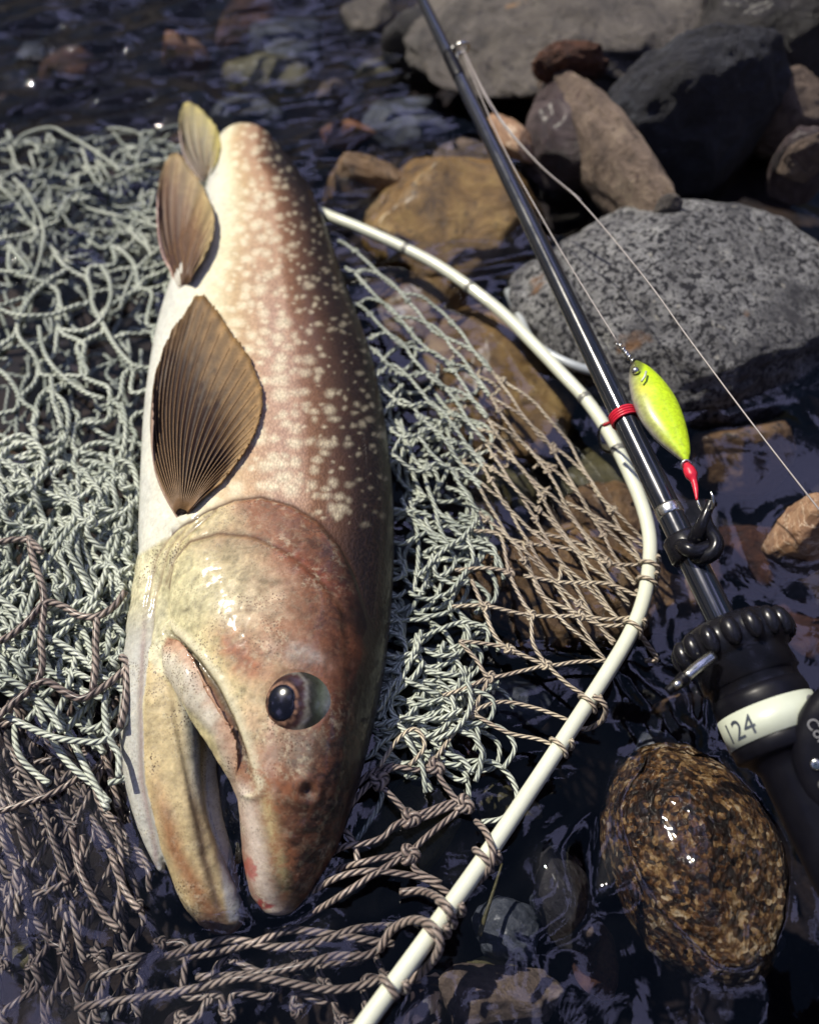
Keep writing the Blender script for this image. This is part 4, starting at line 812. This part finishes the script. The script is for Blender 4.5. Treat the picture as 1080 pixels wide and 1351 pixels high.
# reel seat: knurled collar, body, label band, barrel
def lob(th, h, r): return r * (1 + .03 * np.cos(th * 16) * (1 if .004 < h < .017 else 0))
sc0 = rb - RD * .006
collar = lathe('knurled_collar', [(.0, .006), (.0, .013), (.001, .0185), (.0035, .0222), (.006, .0245), (.010, .0252), (.014, .0245), (.017, .0222), (.019, .0205), (.028, .0212), (.0285, .0195), (.034, .0195)], sc0, RD, M['rubber'], rod, 126, lob=lob)
for k in range(16):
    a = k / 16 * 2 * math.pi; rd = math.cos(a) * side + math.sin(a) * top; tg = np.cross(RD, rd); Vi, Fi = ico(3)
    Q = sc0 + RD * .010 + rd * .0235 + Vi[:, :1] * RD * .0068 + Vi[:, 1:2] * tg * .0040 + Vi[:, 2:] * rd * .0042
    link('grip_lobe', mesh_np('grip_lobe', Q, Fi), M['rubber'], collar)
lathe('seat_ring', [(.0325, .0165), (.0330, .0200), (.0365, .0204), (.040, .0204), (.042, .0200)], sc0, RD, M['black'], rod, 64)
band = lathe('label_band', [(.0405, .0200), (.0405, .0208), (.0535, .0210), (.0535, .0200)], sc0, RD, M['label'], rod, 72)
lathe('seat_barrel', [(.0530, .0202), (.0535, .0204), (.059, .0202), (.0600, .0185), (.0605, .0168), (.066, .0135), (.125, .0125), (.19, .0120), (.20, .0)], sc0, RD, M['black'], rod, 64)
lv = crom([P(940, 866, .079), P(922, 879, .080), P(905, 893, .079)], 5); lever = tubes('lever', [(lv, np.linspace(.0026, .0022, len(lv)))], M['steel'], rod, 10)
lv2 = crom([P(905, 893, .079), P(893, 903, .077), P(880, 913, .075)], 5); tubes('lever_tip', [(lv2, np.linspace(.0032, .0018, len(lv2)))], M['black'], lever, 10)
tubes('lever_pin', [(np.array([P(898, 899, .0805), P(889, 906, .0800)]), .0016)], M['steel'], lever, 8)
def text_mesh(s):
    cu = bpy.data.curves.new('t', 'FONT'); cu.body = s; cu.size = 1; cu.resolution_u = 4; o = bpy.data.objects.new('t', cu); COL.objects.link(o)
    me = bpy.data.meshes.new_from_object(o.evaluated_get(bpy.context.evaluated_depsgraph_get())); bpy.data.objects.remove(o)
    bm = bmesh.new(); bm.from_mesh(me); bmesh.ops.triangulate(bm, faces=bm.faces); bmesh.ops.subdivide_edges(bm, edges=[e for e in bm.edges if e.calc_length() > .12], cuts=2); bm.to_mesh(me); bm.free(); return me
def print_band(s, ang, h0, size, m):          # lettering wrapped round the band, reading across it
    me = text_mesh(s); V = coords(me); e = side; g_ = top; r = .02125
    a = ang + V[:, 0] * size / r; hh = h0 - V[:, 1] * size
    Q = sc0 + RD * hh[:, None] + r * (np.cos(a)[:, None] * g_ + np.sin(a)[:, None] * e)
    me.vertices.foreach_set('co', Q.astype(np.float32).ravel()); me.update(); return link('printed_number', me, m, band, False)
print_band('124', R(-88), .0512, .0115, M['ink']); print_band('C2', R(22), .0500, .0100, M['print'])
# reel: side plate seen from the handle side
rc = P(1172, 1000, .085); rn = CAM - rc; rn /= np.linalg.norm(rn); rn = rn + np.array([.12, -.16, 0]); rn /= np.linalg.norm(rn)
reel = lathe('reel', [(-.030, .004), (-.030, .026), (-.012, .0335), (-.003, .0345), (0, .0335), (.0016, .0310), (.0022, .0270), (.0020, .012), (.0020, .0005)], rc, rn, M['black'], rod, 72)
tag(reel, 'black reel with a round side plate and grey lettering')
e1 = np.array([1.0, 0, 0]) - rn * rn[0]; e1 /= np.linalg.norm(e1); e2 = np.cross(rn, e1)
me = text_mesh('Con'); V = coords(me); td = .50 * e1 - .866 * e2; tu = .866 * e1 + .50 * e2; d0 = ray(1061, 952); t0 = ((rc + rn * .0028 - CAM) @ rn) / (d0 @ rn); q0 = CAM + d0 * t0
Q = q0 + V[:, :1] * .0064 * td + V[:, 1:2] * .0064 * tu; me.vertices.foreach_set('co', Q.astype(np.float32).ravel()); me.update(); link('lettering', me, M['print'], reel, False)
for aa in (188, 206): 
    c = rc + rn * .0026 + .0262 * (math.cos(R(aa)) * e1 + math.sin(R(aa)) * e2); lathe('screw', [(-.001, .0022), (.0004, .0022), (.0008, .0016), (.0006, .0003)], c, rn, M['steel'], reel, 16)
fp = [P(1010, 1010, .045), P(1035, 985, .056), P(1075, 960, .060)]; tubes('reel_foot', [(crom(fp, 6), .0032)], M['black'], reel, 10)

# ------------------------------------------------------------------ lure
LP_ = 'lure'
lure = empty('fishing_lure', tuple(P(875, 545, .075)), 'chartreuse yellow fishing lure with red hook hanging beside the rod', 'lure')
Lt = [(478, 835), (486, 830), (505, 829), (530, 834), (555, 845), (580, 866), (598, 888), (608, 901)]; Rt = [(478, 842), (486, 856), (505, 876), (530, 893), (555, 903), (580, 909), (598, 911), (608, 908)]
rg = loft(Lt, Rt, [(478, .078), (608, .080)], [(478, .0016), (490, .0045), (530, .0075), (570, .0062), (600, .003), (608, .0012)], 50, 32, 2.0); v, f = close(rg, 0)
me = bpy.data.meshes.new('lure_body'); me.from_pydata(v.tolist(), [], [list(map(int, q)) for q in f]); me.update(); bm = bmesh.new(); bm.from_mesh(me); bmesh.ops.recalc_face_normals(bm, faces=bm.faces); bm.to_mesh(me); bm.free()
V = coords(me); X, Y = proj(V); l, r_ = edge(Lt, Y), edge(Rt, Y); wv = (X - l) / (r_ - l + 1e-6); nz = fbm(V * 300, 5, 3)
c = np.zeros((len(V), 3))
for k in range(3): c[:, k] = np.interp(wv + .05 * nz, [0, .05, .16, .32, .48, 1], [(.30, .28, .28)[k], (.32, .31, .24)[k], (.34, .37, .13)[k], (.42, .50, .05)[k], (.56, .80, .02)[k], (.60, .85, .02)[k]])
c = mixc(c, (.75, .72, .05), np.exp(-(((X - 851) / 9) ** 2 + ((Y - 513) / 7) ** 2))); c = mixc(c, (.06, .06, .03), sstep(16, 9, np.hypot(X - 836, Y - 483)) * .8); set_col(me, 'Col', np.clip(c, 0, 1)); lb = link('lure_body', me, M['lure'], lure)
tubes('gill_line', [(np.array([P(846, 503, .0865), P(850, 497, .0868), P(852, 490, .086)]), .0006)], M['label'], lb, 6)
Vi, Fi = ico(3); link('lure_eye', mesh_np('lure_eye', P(838, 489, .0835) + Vi * .0020, Fi), M['steel'], lb)
tw = np.linspace(0, 1, 60); A0, A1 = P(815, 452, .082), P(836, 479, .079); ax_ = (A1 - A0); ax_ = ax_ / np.linalg.norm(ax_); u1 = np.cross(ax_, [0, 0, 1]); u1 /= np.linalg.norm(u1); u2 = np.cross(ax_, u1)
tubes('swivel', [(A0 + (A1 - A0) * tw[:, None] + .0010 * (np.cos(tw * 34)[:, None] * u1 + np.sin(tw * 34)[:, None] * u2), .0006), (A0 + (A1 - A0) * np.linspace(.3, .7, 6)[:, None], .0011)], M['steel'], lure, 8)
th = np.linspace(0, 2 * math.pi, 19); tubes('split_ring', [(P(905, 613, .080) + .0022 * (np.cos(th)[:, None] * np.array([1, 0, 0]) + np.sin(th)[:, None] * np.array([0, .7, .7])), .0006)], M['steel'], lure, 8)
hp = crom([P(906, 616, .080), P(911, 632, .080), P(917, 650, .080), P(921, 664, .080), P(927, 674, .082), P(935, 676, .086), P(940, 668, .092), P(940, 656, .095), P(937, 648, .096)], 6)
hook = tubes('hook', [(hp, np.interp(np.linspace(0, 1, len(hp)), [0, .9, 1], [.0007, .0007, .0001]))], M['steel'], lure, 8)
rs = crom([P(905, 612, .0805), P(909, 621, .0805), P(914, 632, .0805), P(917, 643, .0805), P(919, 660, .0803)], 6); tubes('red_dressing', [(rs, np.interp(np.linspace(0, 1, len(rs)), [0, .2, .4, .55, .8, 1], [.0014, .0028, .0030, .0016, .0013, .0005]))], M['red'], hook, 10)

# ------------------------------------------------------------------ twigs on the bed
tw1 = tubes('twig', [(crom([P(632, 1235, -.020), P(641, 1205, -.018), P(650, 1178, -.018), P(662, 1140, -.022)], 6), np.linspace(.0012, .0006, 19))], M['olive'], None, 7); tag(tw1, 'thin olive green stalk under water beside the near hoop', 'twig')
tw2 = tubes('twig', [(crom([P(606, 968, -.018), P(618, 985, -.016), P(629, 1006, -.018), P(636, 1024, -.022)], 6), np.linspace(.0026, .0018, 19))], M['rust'], None, 8); tag(tw2, 'short reddish brown stick under the open netting', 'twig')

# ------------------------------------------------------------------ fishing lines
gpx = proj(gc[None]); gx, gy = float(gpx[0][0]), float(gpx[1][0])
mline = tubes('fishing_line', [(crom([gc, P(655, 148, .106), P(710, 215, .10), P(768, 268, .095), P(850, 366, .092), P(908, 446, .090), P(990, 556, .088), P(1080, 672, .086), P(1150, 760, .08)], 8), .0004)], M['line'], None, 8)
tag(mline, 'thin pale fishing line running from the rod guide across the granite boulder', 'fishing line')
l2 = tubes('leader_line', [(crom([gc + np.array([.001, 0, -.001]), P(650, 144, .096), P(706, 212, .088), P(766, 264, .085)], 8), .00065)], M['line'], None, 8); tag(l2, 'thicker braided leader looped from the rod guide', 'fishing line')
l3 = tubes('leader_line', [(crom([gc - np.array([0, 0, .002]), P(662, 190, .094), P(722, 300, .088), P(770, 380, .086), P(815, 452, .082)], 8), .0004)], M['line'], None, 6); tag(l3, 'faint line leading down to the lure swivel', 'fishing line')

# ------------------------------------------------------------------ water
x, y, F = grid(axis_pts(-.46, .50, .0024, -14, 14, 1.5), axis_pts(-.06, .98, .0024, -10, 15, 1.5))
p3 = np.c_[x, y, 0 * x]; rad = np.hypot(x, y - .4); near = sstep(3, 1.0, rad)
X, Y = proj(np.c_[x, y, 0 * x]); front = y > -.2
warp = np.c_[fbm(p3 * 9, 50, 3), fbm(p3 * 9, 51, 3), 0 * x] * .05
a = vnoise((p3 + warp) * np.array([26, 40, 1]), 52) * .0012 + vnoise((p3 + warp * .6) * np.array([60, 90, 1]), 53) * .00028
far = sstep(.34, .55, y) * sstep(.22, -.05, x)                # quicker riffle at the far left
q = np.c_[x * .8 + y * .35, y * 1.0 - x * .30, 0 * x]; a += far * (.0046 * vnoise((q + warp * .5) * np.array([22, 60, 1]), 54) + .0020 * vnoise(q * np.array([50, 120, 1]), 55))
lm = sstep(.24, .10, y); a += lm * (.0010 * vnoise((p3 + warp * 1.6) * np.array([48, 48, 1]), 56))
for (cx, cy, s_, am, fr) in ((748, 1180, .024, .0052, 80), (890, 930, .024, .0052, 90), (700, 940, .035, .0010, 80), (640, 1080, .03, .0010, 90), (330, 1200, .03, .0012, 90), (850, 850, .03, .0010, 90), (480, 1200, .03, .0008, 80), (660, 1310, .03, .0012, 90)):
    c = P(cx, cy, 0); d = np.hypot(x - c[0], y - c[1]); a += np.exp(-(d / s_) ** 2) * am * vnoise((p3 + warp * 2.2) * fr, int(cx))
z = a * near
allV, allF, o = [], [], 0
for (vv, ff) in ROCKV: allV.append(vv); allF.append(ff + o); o += len(vv)
RB = BVHTree.FromPolygons(np.vstack(allV).tolist(), [tuple(t) for t in np.vstack(allF).tolist()])
inner = np.where((np.abs(x) < .52) & (y > -.08) & (y < 1.0))[0]; lift = np.zeros(len(x))
for k in inner.tolist():
    pt = Vector((x[k], y[k], .0)); h_ = RB.find_nearest(pt, .022); d1 = h_[3] if h_[0] is not None else 1
    h_ = FBVH.find_nearest(pt, .014); d2 = h_[3] if h_[0] is not None else 1
    lift[k] = .0034 * math.exp(-d1 / .0055) + .0024 * math.exp(-d2 / .004)
z = z + lift
nx_ = len(axis_pts(-.46, .50, .0024, -14, 14, 1.5)); ny_ = len(x) // nx_                     # close the body of water below the bed
border = np.concatenate([np.arange(nx_), np.arange(1, ny_) * nx_ + nx_ - 1, (ny_ - 1) * nx_ + np.arange(nx_ - 2, -1, -1), np.arange(ny_ - 2, 0, -1) * nx_]); nb_ = len(border)
V = np.vstack([np.c_[x, y, z], np.c_[x[border], y[border], np.full(nb_, -.6)], [[0, .4, -.6]]]); b0 = len(x); kk = np.arange(nb_); k2 = (kk + 1) % nb_
side_f = np.c_[border[kk], b0 + kk, b0 + k2, border[k2]]; bot_f = [(int(b0 + a), int(b0 + nb_), int(b0 + b)) for a, b in zip(kk, k2)]
wm = bpy.data.meshes.new('stream_water'); wm.from_pydata(V.tolist(), [], np.vstack([F, side_f]).tolist() + bot_f); wm.update()
tag(link('stream_water', wm, M['water']), 'clear rippling shallow stream water', kind='structure')
